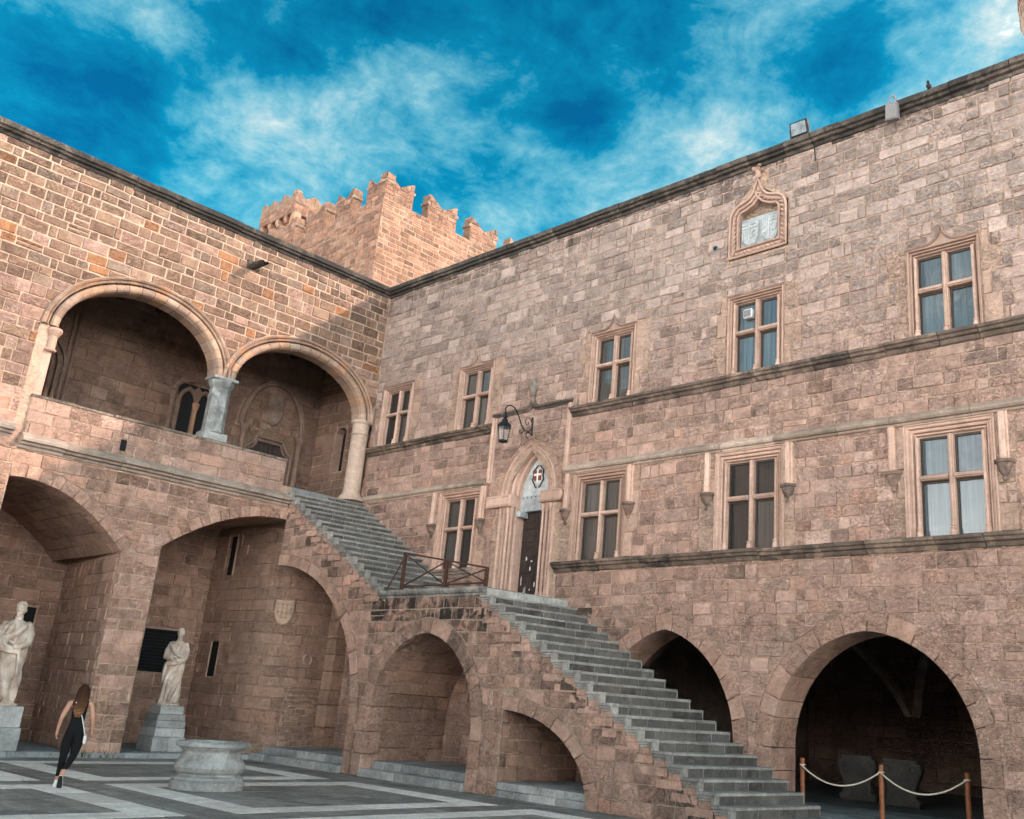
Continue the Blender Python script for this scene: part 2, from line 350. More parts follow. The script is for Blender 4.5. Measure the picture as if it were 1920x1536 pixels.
def masonry(u0, u1, v0, v1, rects=(), polys=(), hr=(0.22, 0.33), lr=(0.3, 0.75), joint=0.014, tintf=None, cut=None, seed=1, wav=0.012, split=0.02):
    """courses of irregular ashlar as convex polygons in the wall plane, cut round the openings"""
    R = random.Random(seed); out = []; v = v0
    pb = [(p, min(q[0] for q in p), max(q[0] for q in p), min(q[1] for q in p), max(q[1] for q in p)) for p in polys]
    jf = joint if callable(joint) else (lambda q: joint)
    while v < v1 - 0.03:
        h = R.uniform(*hr)
        if v + h > v1 - 0.6 * hr[0]: h = v1 - v
        u = u0 - R.uniform(0, lr[1]); j = jf(v) * 0.5
        while u < u1:
            l = R.uniform(*lr) if R.random() > 0.16 else R.uniform(lr[0] * 0.5, lr[0])
            a0 = max(u, u0); a1 = min(u + l, u1); u += l
            if a1 - a0 < 0.05: continue
            cells = [(a0, a1, v, v + h)]
            if R.random() < split and l > 0.3: cells = [(a0, a1, v, v + h * 0.52), (a0, a1, v + h * 0.52, v + h)]
            for rc in rects: cells = [q for c in cells for q in rect_sub(c, rc)]
            for c in cells:
                if c[1] - c[0] < 0.05 or c[3] - c[2] < 0.05: continue
                jj = lambda: R.uniform(-0.007, 0.007)
                p = [(c[0] + j + jj(), c[2] + j + jj()), (c[1] - j + jj(), c[2] + j + jj()), (c[1] - j + jj(), c[3] - j + jj()), (c[0] + j + jj(), c[3] - j + jj())]
                ok = True
                for q, x0, x1, y0, y1 in pb:
                    if c[1] <= x0 or c[0] >= x1 or c[3] <= y0 or c[2] >= y1: continue
                    ins = [inside(q, *w) for w in p]
                    if all(ins): ok = False; break
                    cx = sum(w[0] for w in p) / len(p); cy = sum(w[1] for w in p) / len(p)
                    best = None
                    for i in range(len(q)):
                        a = Vector(q[i - 1]); b = Vector(q[i]); d = b - a
                        if d.length < 1e-6: continue
                        t = max(0, min(1, (Vector((cx, cy)) - a).dot(d) / d.length_squared)); m = a + d * t
                        dd = (m - Vector((cx, cy))).length
                        if best is None or dd < best[0]: best = (dd, m, d.normalized())
                    m, d = best[1], best[2]; nx, ny = -d.y, d.x
                    pc = Vector((sum(w[0] for w in q) / len(q), sum(w[1] for w in q) / len(q)))
                    if (pc - m).dot(Vector((nx, ny))) > 0: nx, ny = -nx, -ny
                    if not any(ins) and not any((w[0] - m.x) * nx + (w[1] - m.y) * ny < 0 for w in p): continue
                    p = clip(p, m.x + nx * j, m.y + ny * j, nx, ny)
                    if len(p) < 3: ok = False; break
                if not ok: continue
                if cut:
                    p = cut(p)
                    if not p or len(p) < 3: continue
                # drop doubled corners
                p = [w for i, w in enumerate(p) if (Vector(w) - Vector(p[i - 1])).length > 0.012]
                if len(p) < 3 or abs(parea(p)) < 0.006: continue
                if wav: p = [(x, y + wav * math.sin(x * 0.9 + y * 2.1) + wav * 0.6 * math.sin(x * 2.3 + y * 0.7)) for x, y in p]
                cx = sum(w[0] for w in p) / len(p); cy = sum(w[1] for w in p) / len(p)
                out.append((p, tintf(R, cx, cy)))
        v += h
    return out
def stone_mesh(g, p, mapf, tint, R, depth=0.016, base=-0.012, bev=0.013, dense=0.0, jd=1.0):
    if dense:
        q = []
        for i in range(len(p)):
            a = p[i]; b = p[(i + 1) % len(p)]; q.append(a); l = abs(b[0] - a[0]); k = int(l / dense)
            for j in range(1, k + 1): q.append((a[0] + (b[0] - a[0]) * j / (k + 1), a[1] + (b[1] - a[1]) * j / (k + 1)))
        p = q
    k = len(p); cx = sum(w[0] for w in p) / k; cy = sum(w[1] for w in p) / k
    d = depth + jd * R.uniform(-0.012, 0.014); tx = jd * R.uniform(-0.02, 0.02); ty = jd * R.uniform(-0.03, 0.03)
    r2 = [inset_pt(p[i - 1], p[i], p[(i + 1) % k], bev, (cx, cy)) for i in range(k)]
    r3 = [(w[0] + (cx - w[0]) * 0.42, w[1] + (cy - w[1]) * 0.42) for w in r2]
    v = [mapf(x, y, base) for x, y in p]
    v += [mapf(x, y, d + (x - cx) * tx + (y - cy) * ty) for x, y in r2]
    if dense: v += [mapf(x, y, d) for x, y in r3]
    else: v += [mapf(x + R.uniform(-.015, .015), y + R.uniform(-.01, .01), d + (x - cx) * tx + (y - cy) * ty + jd * R.uniform(-0.004, 0.012)) for x, y in r3]
    f = [(i, (i + 1) % k, k + (i + 1) % k, k + i) for i in range(k)] + [(k + i, k + (i + 1) % k, 2 * k + (i + 1) % k, 2 * k + i) for i in range(k)]
    if dense:
        v.append(mapf(cx, cy, d)); f += [(2 * k + i, 2 * k + (i + 1) % k, 3 * k) for i in range(k)]
    else: f.append(tuple(2 * k + i for i in range(k)))
    g.add(v, f, tint)
def lay(stones, mapf, parent, name='stone', mat='stone', limit=300, rest='stone_facing', seed=5, hidden=None, **kw):
    R = random.Random(seed); sc = []
    for i, (p, t) in enumerate(stones):
        cx = sum(w[0] for w in p) / len(p); cy = sum(w[1] for w in p) / len(p)
        q = [proj(mapf(x, y, 0.03)) for x, y in p]; a = 0
        if all(q) and any(-10 < w[0] < 1930 and -10 < w[1] < 1546 for w in q) and not (hidden and hidden(cx, cy)): a = abs(parea(q))
        sc.append((a, i))
    top = set(i for a, i in sorted(sc, reverse=True)[:limit] if a > 0)
    g = Geo()
    for i, (p, t) in enumerate(stones):
        if i in top:
            h = Geo(); stone_mesh(h, p, mapf, t, R, **kw); h.obj(name, mat, parent)
        else: stone_mesh(g, p, mapf, t, R, **kw)
    if g.v: g.obj(rest, mat, parent, kind='stuff')
def backing(outer, holes, mapf, n, tint, name, parent, mat='stone'):
    ls = [[Vector((x, y, 0)) for x, y in outer]] + [[Vector((x, y, 0)) for x, y in h] for h in holes]
    tr = tessellate_polygon(ls); fl = [p for l in ls for p in l]
    return Geo().add([mapf(p.x, p.y, n) for p in fl], tr, tint).obj(name, mat, parent)
def res(c, s):
    # point at fraction s of an index-parametrised list
    x = s * (len(c) - 1); i = min(int(x), len(c) - 2); t = x - i
    return (c[i][0] + (c[i + 1][0] - c[i][0]) * t, c[i][1] + (c[i + 1][1] - c[i][1]) * t)
def even(intr, extr, n):
    # resample both curves evenly along the intrados
    cum = [0.0]
    for i in range(1, len(intr)): cum.append(cum[-1] + math.hypot(intr[i][0] - intr[i - 1][0], intr[i][1] - intr[i - 1][1]))
    a = []; b = []
    for k in range(n + 1):
        s = cum[-1] * k / n; i = 1
        while i < len(cum) - 1 and cum[i] < s: i += 1
        t = (s - cum[i - 1]) / max(1e-9, cum[i] - cum[i - 1]); x = (i - 1 + t) / (len(intr) - 1)
        a.append(res(intr, x)); b.append(res(extr, x))
    return a, b, cum[-1]
def ring(intr, extr, mapf, front, back, Lb, tintf, parent, name='voussoir', mat='stone', seed=3, gap=0.008, bev=0.012, jit=0.012):
    a, b, tot = even(intr, extr, 240); R = random.Random(seed); n = max(2, round(tot / Lb))
    cuts = [0.0] + [(i + R.uniform(-0.15, 0.15)) / n for i in range(1, n)] + [1.0]
    for i in range(n):
        s0 = cuts[i] + gap / tot; s1 = cuts[i + 1] - gap / tot; m = 4; d = front + R.uniform(-jit, jit)
        pa = [res(a, s0 + (s1 - s0) * j / (m - 1)) for j in range(m)]; pb = [res(b, s0 + (s1 - s0) * j / (m - 1)) for j in range(m)]
        poly = pa + pb[::-1]; k = len(poly); cx = sum(p[0] for p in poly) / k; cy = sum(p[1] for p in poly) / k
        ins = [(p[0] + (cx - p[0]) * bev / max(bev * 2, math.hypot(cx - p[0], cy - p[1])), p[1] + (cy - p[1]) * bev / max(bev * 2, math.hypot(cx - p[0], cy - p[1]))) for p in poly]
        v = [mapf(x, y, back) for x, y in poly] + [mapf(x, y, d - bev) for x, y in poly] + [mapf(x, y, d) for x, y in ins]
        f = [(q, (q + 1) % k, k + (q + 1) % k, k + q) for q in range(k)] + [(k + q, k + (q + 1) % k, 2 * k + (q + 1) % k, 2 * k + q) for q in range(k)]
        f += [(2 * k + q, 2 * k + q + 1, 2 * k + k - 2 - q, 2 * k + k - 1 - q) for q in range(m - 1)]
        Geo().add(v, f, tintf(R, cx, cy)).obj(name, mat, parent)
def pointed(cx, s, v0, h, w=0.0, n=24):
    r = (s * s + h * h) / (2 * s); Rr = r + w; e = math.acos(max(-1, min(1, (s - r) / Rr)))
    l = [(cx - s + r + Rr * math.cos(math.pi + (e - math.pi) * i / n), v0 + Rr * math.sin(math.pi + (e - math.pi) * i / n)) for i in range(n + 1)]
    return l + [(2 * cx - x, y) for x, y in l[-2::-1]]
def ellarch(cx, v0, a, b, w=0.0, n=48, p=2.0, t0=math.pi, t1=0.0):
    o = []
    for i in range(n + 1):
        t = t0 + (t1 - t0) * i / n; c, s_ = math.cos(t), math.sin(t)
        o.append((cx + (a + w) * math.copysign(abs(c) ** (2 / p), c), v0 + (b + w) * abs(s_) ** (2 / p)))
    return o
def jamb(c, base, left=True, right=True, n=10):
    l = [(c[0][0], base + (c[0][1] - base) * i / n) for i in range(n)] if left else []
    r = [(c[-1][0], base + (c[-1][1] - base) * i / n) for i in range(n - 1, -1, -1)] if right else []
    return l + list(c) + r
def mid(a, b): return [((p[0] + q[0]) / 2, (p[1] + q[1]) / 2) for p, q in zip(a, b)]

mapB = lambda u, v, n: (u, -n, v)
mapA = lambda u, v, n: (n, u, v)
SY = -2.45
mapS = lambda u, v, n: (u, SY - n, v)
mapG = lambda u, v, n: (u, v, n)

# stone colours
def mixt(a, b, t): return tuple(x + (y - x) * t for x, y in zip(a, b))
PAL = [((0.541, 0.324, 0.253), 5.0), ((0.572, 0.351, 0.281), 3.4), ((0.496, 0.301, 0.239), 3.0), ((0.454, 0.275, 0.217), 1.3), ((0.5, 0.318, 0.258), 1.6), ((0.605, 0.382, 0.309), 1.6), ((0.563, 0.314, 0.235), 0.8)]
PAL_UP = [((0.36, 0.215, 0.152), 4), ((0.30, 0.185, 0.135), 3), ((0.45, 0.285, 0.20), 3), ((0.235, 0.15, 0.11), 0.8), ((0.52, 0.225, 0.10), 0.8), ((0.38, 0.27, 0.21), 1)]
def pick(R, pal):
    s = R.uniform(0, sum(w for _, w in pal))
    for c, w in pal:
        s -= w
        if s <= 0: break
    k = R.uniform(0.88, 1.12); return tuple(x * k for x in c)
MORT = (0.58, 0.40, 0.30, 0.0)
def dress(R=rnd, k=1.0, st=0.0): 
    c = pick(R, [((0.45, 0.30, 0.238), 3), ((0.485, 0.33, 0.265), 2), ((0.41, 0.268, 0.21), 2)]); return tuple(x * k for x in c) + (st,)

def loft(g, curves, mapf, tint):
    # curves: list of (points, n); all with the same number of points
    m = len(curves[0][0]); v = [mapf(x, y, n) for c, n in curves for x, y in c]
    f = [(k * m + i, k * m + i + 1, (k + 1) * m + i + 1, (k + 1) * m + i) for k in range(len(curves) - 1) for i in range(m - 1)]
    return g.add(v, f, tint)

# ---------------------------------------------------------------- ground: dark paving with white marble bands
ground = Geo().add([(-300, -300, -0.012), (300, -300, -0.012), (300, 300, -0.012), (-300, 300, -0.012)], [(0, 1, 2, 3)], (0.13, 0.13, 0.125)).obj('ground', 'paving')
ground['kind'] = 'structure'
BW = 0.62
panels0 = [(1.32, 5.78, -9.0, -3.72), (6.43, 11.02, -8.92, -3.62), (11.74, 16.3, -8.8, -3.45), (1.32, 5.74, -15.0, -9.72), (6.43, 11.06, -15.0, -9.72), (11.74, 16.3, -15.0, -9.62)]
panels = panels0 + [(1.32 + 5.2 * i, 5.9 + 5.2 * i, -15.0 - 6.0 * j, -9.7 - 6.0 * j) for i in range(8) for j in range(4) if j > 0 or i > 2] + [(16.95 + 5.2 * i, 21.5 + 5.2 * i, -8.9, -3.5) for i in range(5)]
bands = []
for x0, x1, y0, y1 in panels:
    bands += [(x0, x1, y1 - BW, y1), (x0, x1, y0, y0 + BW), (x0, x0 + BW, y0 + BW, y1 - BW), (x1 - BW, x1, y0 + BW, y1 - BW)]
def t_pave(R, u, v):
    c = pick(R, [((0.27, 0.25, 0.23), 3), ((0.22, 0.205, 0.19), 2), ((0.32, 0.295, 0.265), 2)]); return c + (R.uniform(0.1, 0.5),)
st = masonry(0.3, 43.0, -33.5, -2.2, rects=bands, hr=(0.45, 0.8), lr=(0.6, 1.4), joint=0.02, tintf=t_pave, seed=21, wav=0.0, split=0.25)
lay(st, mapG, ground, 'paving_slab', 'paving', 260, 'paving_slabs', depth=0.0, base=-0.016, bev=0.008, jd=0.08)
sb = []
for x0, x1, y0, y1 in bands:
    R = random.Random(int(x0 * 31 + y1 * 17)); 
    if x1 - x0 > y1 - y0: sb += masonry(x0, x1, y0, y1, hr=(BW, BW), lr=(0.9, 1.6), joint=0.006, tintf=lambda R, u, v: pick(R, [((0.80, 0.71, 0.64), 1), ((0.85, 0.77, 0.70), 1)]) + (0.08,), seed=int(x0 * 31 - y1 * 17), wav=0, split=0)
    else:
        q = masonry(y0, y1, x0, x1, hr=(BW, BW), lr=(0.9, 1.6), joint=0.006, tintf=lambda R, u, v: pick(R, [((0.80, 0.71, 0.64), 1), ((0.85, 0.77, 0.70), 1)]) + (0.08,), seed=int(x0 * 31 - y1 * 17) + 5, wav=0, split=0)
        sb += [([(y, x) for x, y in p], t) for p, t in q]
lay(sb, mapG, ground, 'marble_slab', 'marble', 300, 'marble_slabs', depth=0.001, base=-0.016, bev=0.006, jd=0.06)

# ---------------------------------------------------------------- right wing (hall) facing the stairs
hall = thing('hall_wing', 'tall shaded stone wing with two rows of cross windows right of the corner', 'building', (12, 2, 0))
UPW = [(1.15, 'pane_black', False), (4.79, 'pane_dark', True), (9.94, 'pane_dark', True), (14.15, 'pane_blue', False), (18.48, 'pane_blue', True), (22.9, 'pane_blue', True)]
LOW = [(4.65, 'pane_black'), (9.80, 'pane_dark'), (14.07, 'pane_black'), (18.43, 'pane_blue'), (22.8, 'pane_blue')]
def stair_line(x):
    if x < 5: return 7.43 - 0.581 * (x + 0.15)
    if x < 8.75: return 4.27
    return 4.27 - 0.5791 * (x - 8.75)
AM = [pointed(11.95, 1.85, 1.3, 2.28, w) for w in (0, 0.34)]
AR = [pointed(16.70, 2.02, 1.35, 2.17, w) for w in (0, 0.36)]
AMj = [jamb(c, 0.0) for c in AM]; ARj = [jamb(c, 0.0) for c in AR]
door_out = jamb(pointed(7.33, 1.22, 7.05, 1.45), 4.27)
niche_poly = [(13.36, 11.98), (15.02, 11.98), (15.02, 13.25), (14.62, 13.62), (14.19, 14.05), (13.76, 13.62), (13.36, 13.25)]
wrects = [(c - 0.76, c + 0.76, 9.12, 11.1) for c, _, _ in UPW] + [(c - 0.83, c + 0.83, 5.15, 7.39) for c, _ in LOW] + [(7.33 - 1.0, 7.33 + 1.0, 4.2, 7.05)]
# larger pale blocks toothed into the wall beside the window frames, and relieving arches over them
quoin = []; RQ = random.Random(77)
for cx, z0_, z1_, hw_ in [(c, 9.16, 11.12, 0.755) for c, _, _ in UPW] + [(c, 5.22, 7.36, 0.85) for c, _ in LOW]:
    for s_ in (-1, 1):
        z = z0_
        while z < z1_ - 0.1:
            h = RQ.uniform(0.34, 0.62); h = z1_ - z if z1_ - z - h < 0.25 else h; w_ = RQ.uniform(0.16, 0.44)
            a_, b_ = (cx - hw_ - w_, cx - hw_) if s_ < 0 else (cx + hw_, cx + hw_ + w_)
            if a_ > 0.1: quoin.append((a_, b_, z, z + h))
            z += h
reliev = [[ellarch(c, 11.30, 1.02, 0.50, w) for w in (0, 0.22)] for c, _, og in UPW if og]
def t_hall(R, u, v):
    c = pick(R, PAL)
    # the upper storeys are weathered greyer, the lower ones redder
    g = 0.18 + 0.82 * min(1, max(0, (v - 7.5) / 4.5)); c = mixt(c, (sum(c) / 3 * 1.12, sum(c) / 3 * 0.98, sum(c) / 3 * 0.90), 0.62 * g)
    if v < 5.2 or 7.6 < v < 9.0: c = mixt(c, (0.52, 0.325, 0.24), 0.2)
    st = R.uniform(0.0, 0.25)
    if v > 13.3: st += (v - 13.3) * R.uniform(0.2, 0.8)
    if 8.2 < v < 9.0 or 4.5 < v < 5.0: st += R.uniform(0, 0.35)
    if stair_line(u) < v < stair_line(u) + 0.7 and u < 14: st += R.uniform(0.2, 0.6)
    return c + (min(st, 0.9),)
st = masonry(0.03, 34.0, 0.0, 14.32, rects=wrects + quoin, polys=[AMj[1], ARj[1], door_out, niche_poly], hr=(0.21, 0.31), lr=(0.28, 0.66), joint=lambda v: 0.010 if v < 5.2 else 0.014, tintf=t_hall, seed=4)
for a_, b_, c_, d_ in quoin:
    j_ = 0.006; cq = mixt(pick(RQ, PAL), (0.50, 0.36, 0.275), 0.55) + (RQ.uniform(0, 0.2),); st.append(([(a_ + j_, c_ + j_), (b_ - j_, c_ + j_), (b_ - j_, d_ - j_), (a_ + j_, d_ - j_)], cq))
lay(st, mapB, hall, 'ashlar_block', 'stone', 300, 'ashlar_facing', hidden=lambda u, v: v < stair_line(u) and u < 15.2)
holes = [mid(*AMj), mid(*ARj)] + [[(c - 0.735, 9.14), (c + 0.735, 9.14), (c + 0.735, 11.06), (c - 0.735, 11.06)] for c, _, _ in UPW] + [[(c - 0.83, 5.17), (c + 0.83, 5.17), (c + 0.83, 7.36), (c - 0.83, 7.36)] for c, _ in LOW] + [[(6.5, 4.25), (8.16, 4.25), (8.16, 7.3), (7.33, 8.2), (6.5, 7.3)]] + [[(13.40, 12.03), (14.98, 12.03), (14.98, 13.2), (14.62, 13.46), (14.30, 13.72), (14.19, 14.0), (14.08, 13.72), (13.76, 13.46), (13.40, 13.2)]]
backing([(0, 0), (34, 0), (34, 14.35), (0, 14.35)], holes, mapB, 0.0, MORT, 'wall_core', hall)
Geo().add([(0, 0, 14.36), (34, 0, 14.36), (34, 12, 14.36), (0, 12, 14.36), (34, 0, 0), (34, 12, 0), (0, 12, 0)], [(0, 1, 2, 3), (1, 4, 5, 2), (3, 2, 5, 6)], (0.3, 0.25, 0.2)).obj('roof', 'stone', hall)
tv = lambda R, u, v: mixt(pick(R, PAL), (0.50, 0.315, 0.225), 0.35) + (R.uniform(0, 0.2),)
ring(AMj[0], AMj[1], mapB, 0.022, -0.9, 0.42, tv, hall, seed=8)
ring(ARj[0], ARj[1], mapB, 0.022, -0.9, 0.45, tv, hall, seed=9)
# vaulted hall behind the two arches, walls and ribs tinted dark to deepen the shade
g = Geo(); X0, X1, Y0, Y1, Z1 = 9.0, 20.6, 0.9, 11.5, 4.9
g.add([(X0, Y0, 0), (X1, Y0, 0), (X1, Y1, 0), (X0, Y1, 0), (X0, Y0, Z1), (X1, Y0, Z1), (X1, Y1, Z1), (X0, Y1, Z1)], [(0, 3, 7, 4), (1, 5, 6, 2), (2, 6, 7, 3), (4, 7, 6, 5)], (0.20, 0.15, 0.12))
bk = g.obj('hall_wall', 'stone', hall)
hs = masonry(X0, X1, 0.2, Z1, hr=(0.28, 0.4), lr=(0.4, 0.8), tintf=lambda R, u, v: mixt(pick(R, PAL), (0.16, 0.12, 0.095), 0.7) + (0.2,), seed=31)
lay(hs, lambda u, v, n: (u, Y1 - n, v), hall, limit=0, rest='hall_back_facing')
g = Geo()
for cx in (12.0, 16.6):
    for s0, s1 in (((cx - 2.2, 1.2), (cx + 2.2, 7.4)), ((cx + 2.2, 1.2), (cx - 2.2, 7.4))):
        pts = [(s0[0] + (s1[0] - s0[0]) * i / 20, s0[1] + (s1[1] - s0[1]) * i / 20, 2.2 + 2.5 * math.sin(math.pi * i / 20) ** 0.8) for i in range(21)]
        g.tube(pts, 0.13, 6, (0.13, 0.095, 0.075))
g.obj('vault_rib', 'dressed', hall)
Geo().box(9.0, 20.6, 0.0, 11.5, -0.1, 0.20, (0.16, 0.165, 0.165)).obj('hall_floor', 'slab', hall)
fs = masonry(9.2, 20.4, 0.0, 3.0, hr=(0.4, 0.6), lr=(0.6, 1.1), joint=0.01, tintf=lambda R, u, v: pick(R, [((0.22, 0.24, 0.25), 1), ((0.28, 0.29, 0.29), 1)]) + (0.1,), seed=33, wav=0, split=0)
lay(fs, lambda u, v, n: (u, v, 0.203 + n), hall, 'floor_slab', 'slab', 40, 'floor_slabs', depth=0.003, base=-0.003, bev=0.006, jd=0.05)

# coping and string courses, laid in lengths
def course(parent, name, u0, u1, v, prof, mapf, lens=(0.8, 1.4), tintf=None, mat='dressed', seed=1, jz=0.008, cuts=0.006):
    R = random.Random(seed); u = u0
    while u < u1 - 0.02:
        e = min(u1, u + R.uniform(*lens))
        if u1 - e < 0.35: e = u1
        dz = R.uniform(-jz, jz); dn = R.uniform(-jz, jz)
        path = [(u + (e - u) * i / 3.0, v + dz + (R.uniform(-jz, jz) * 0.6 if 0 < i < 3 else 0)) for i in range(4)]
        path[0] = (u + cuts, path[0][1]); path[-1] = (e - cuts, path[-1][1])
        Geo().sweep(path, [(a, h + dn) for a, h in prof], mapf, tint=tintf(R, u)).obj(name, mat, parent)
        u = e
COPE = [(-0.06, -0.05), (-0.05, 0.05), (0.02, 0.07), (0.04, 0.15), (0.09, 0.17), (0.11, 0.23), (0.22, 0.25), (0.27, 0.19), (0.29, -0.35)]
tcope = lambda R, u: mixt((0.055, 0.046, 0.040), (0.12, 0.098, 0.082), R.random()) + (R.uniform(0.8, 1.0),)
course(hall, 'coping_stone', 0.02, 34.0, 14.33, COPE, mapB, tintf=tcope, seed=12, jz=0.013)
SILL = [(-0.24, -0.02), (-0.20, 0.05), (-0.13, 0.08), (-0.11, 0.14), (-0.06, 0.16), (-0.04, 0.20), (0.015, 0.21), (0.06, 0.03), (0.06, -0.02)]
tsill = lambda R, u: mixt((0.15, 0.11, 0.088), (0.27, 0.195, 0.15), R.random()) + (R.uniform(0.4, 0.95),)
course(hall, 'string_course', 0.0, 5.72, 9.10, SILL, mapB, (0.7, 1.3), tsill, seed=13)
course(hall, 'string_course', 8.72, 34.0, 9.10, SILL, mapB, (0.7, 1.5), tsill, seed=14)
course(hall, 'string_course', 8.50, 34.0, 5.16, SILL, mapB, (0.7, 1.5), tsill, seed=15)
HOOD = [(-0.13, -0.02), (-0.10, 0.05), (-0.06, 0.06), (-0.05, 0.11), (-0.01, 0.14), (0.03, 0.14), (0.13, 0.02), (0.13, -0.02)]
thood = lambda R, u: mixt((0.36, 0.27, 0.21), (0.48, 0.37, 0.30), R.random()) + (R.uniform(0.1, 0.5),)
course(hall, 'label_mould', 0.0, 5.70, 7.50, HOOD, mapB, (0.9, 1.6), thood, seed=16, jz=0.005)
course(hall, 'label_mould', 8.62, 34.0, 7.50, HOOD, mapB, (0.9, 1.6), thood, seed=17, jz=0.005)

def cross_window(cx, hw, z0, z1, pm, ogee, deep):
    hi = hw - (0.16 if not deep else 0.25); top = z1 - (0.15 if not deep else 0.20); tf = dress()
    f = Geo(); pr = [(-0.02, -0.30), (0.0, -0.28), (0.0, -0.13), (0.02, -0.12), (0.045, -0.05), (0.07, -0.05), (0.075, -0.10), (0.10, -0.10), (0.12, -0.03), (0.15, -0.02), (0.155, -0.04)]
    pr += [(0.17, 0.035), (0.20, 0.05), (0.225, 0.03), (0.23, -0.02)] if not deep else [(0.19, -0.04), (0.21, 0.02), (0.24, 0.03), (0.25, 0.012), (0.275, 0.012), (0.29, 0.045), (0.315, 0.045), (0.325, -0.02)]
    fq = 0.72 if not deep else 0.78; pr = [(a * fq if a > 0 else a, b) for a, b in pr]
    f.sweep([(cx - hi, z0), (cx - hi, top), (cx + hi, top), (cx + hi, z0)], pr, mapB, tint=tf)
    w = f.obj('window', 'dressed', hall)
    zt = z0 + (top - z0) * 0.585
    m = Geo(); m.box(cx - 0.052, cx + 0.052, 0.06, 0.26, z0, top, dress(), 0.012); m.lathe(cx, 0.06, [(0.036, z0 + 0.2), (0.036, top)], 8, dress())
    m.obj('mullion', 'dressed', w)
    t = Geo()
    for a, b in ((cx - hi, cx - 0.054), (cx + 0.054, cx + hi)):
        t.box(a, b, 0.045, 0.25, zt - 0.05, zt + 0.05, dress(), 0.012)
        t.box(a, b, 0.015, 0.05, zt - 0.028, zt + 0.032, dress(), 0.01)
    t.obj('transom', 'dressed', w)
    for x in (cx - hi - 0.01, cx, cx + hi + 0.01):
        c = Geo(); ny = 0.035; tb = dress(k=1.15)
        c.lathe(x, ny, [(0.062, z0 + 0.005), (0.066, z0 + 0.09), (0.045, z0 + 0.14), (0.058, z0 + 0.155), (0.058, z0 + 0.175), (0.034, z0 + 0.19)], 8, tb)
        if x != cx: c.lathe(x, ny, [(0.034, z0 + 0.19), (0.034, top - 0.02)], 8, dress())
        c.obj('colonnette', 'dressed', w)
    for a, b in ((cx - hi, cx - 0.054), (cx + 0.054, cx + hi)):
        for c, d in ((z0, zt - 0.052), (zt + 0.052, top)):
            p = Geo().add([(a, 0.20, c), (b, 0.20, c), (b, 0.20, d), (a, 0.20, d)], [(0, 1, 2, 3)], (0.2, 0.2, 0.2)).obj('pane', rnd.choice({'pane_blue': ['pane_blue', 'pane_blue2', 'pane_blue'], 'pane_dark': ['pane_dark', 'pane_dark2', 'pane_blue2'], 'pane_black': ['pane_black', 'pane_black', 'pane_dark']}[pm]), w)
            s = Geo(); e = 0.035
            s.box(a, a + e, 0.165, 0.199, c, d, (0.1, 0.1, 0.1)); s.box(b - e, b, 0.165, 0.199, c, d, (0.1, 0.1, 0.1)); s.box(a + e, b - e, 0.165, 0.199, c, c + e, (0.1, 0.1, 0.1)); s.box(a + e, b - e, 0.165, 0.199, d - e, d, (0.1, 0.1, 0.1))
            s.obj('sash', 'sash', w)
    h = Geo()
    if ogee:
        o = [(cx - hw, z1 + 0.03), (cx - 0.34, z1 + 0.03), (cx - 0.22, z1 + 0.055), (cx - 0.12, z1 + 0.12), (cx - 0.05, z1 + 0.22), (cx, z1 + 0.38)]
        o = o + [(2 * cx - x, z) for x, z in o[-2::-1]]
        h.prism([(cx - 0.34, z1 - 0.02)] + o[1:-1] + [(cx + 0.34, z1 - 0.02)], mapB, 0.03, -0.02, dress(k=0.8), 0.0)
        h.sweep(o, [(-0.025, 0.0), (-0.025, 0.055), (0.0, 0.08), (0.03, 0.06), (0.035, 0.0)], mapB, tint=dress(k=0.72, st=0.35))
    elif not deep:
        h.sweep([(cx - hw, z1 + 0.03), (cx + hw, z1 + 0.03)], [(-0.025, 0.0), (-0.025, 0.055), (0.0, 0.07), (0.03, 0.05), (0.035, 0.0)], mapB, tint=dress(k=0.75, st=0.3))
    if h.v: h.obj('hood', 'dressed', w)
    # large flush blocks beside the frame
    return w
for cx, pm, og in UPW: cross_window(cx, 0.73, 9.15, 11.06, pm, og, False)
for cx, pm in LOW: cross_window(cx, 0.87, 5.20, 7.34, pm, False, True)
g = Geo().sweep([(3.85, 5.16), (5.45, 5.16)], SILL, mapB, tint=(0.3, 0.24, 0.2, 0.5)); g.obj('window_sill', 'dressed', hall)
for a, b in ((3.58, 5.60), (8.74, 10.76), (13.00, 15.03), (17.34, 19.43), (21.8, 23.8)):
    for x in (a, b):
        g = Geo(); t = dress(k=1.2)
        g.box(x - 0.06, x + 0.06, -0.11, 0.01, 6.50, 7.40, t, 0.025)
        g.lathe(x - (0.075 if x == a else -0.075), -0.02, [(0.03, 6.5), (0.03, 7.4)], 8, t)
        g.lathe(x, -0.005, [(0.025, 6.10), (0.055, 6.13), (0.06, 6.18), (0.04, 6.20), (0.09, 6.26), (0.14, 6.36), (0.15, 6.42), (0.18, 6.44), (0.18, 6.49), (0.05, 6.52)], 12, dress(k=0.62, st=0.7), a0=math.pi, a1=math.tau)
        g.obj('pendant_corbel', 'dressed', hall)
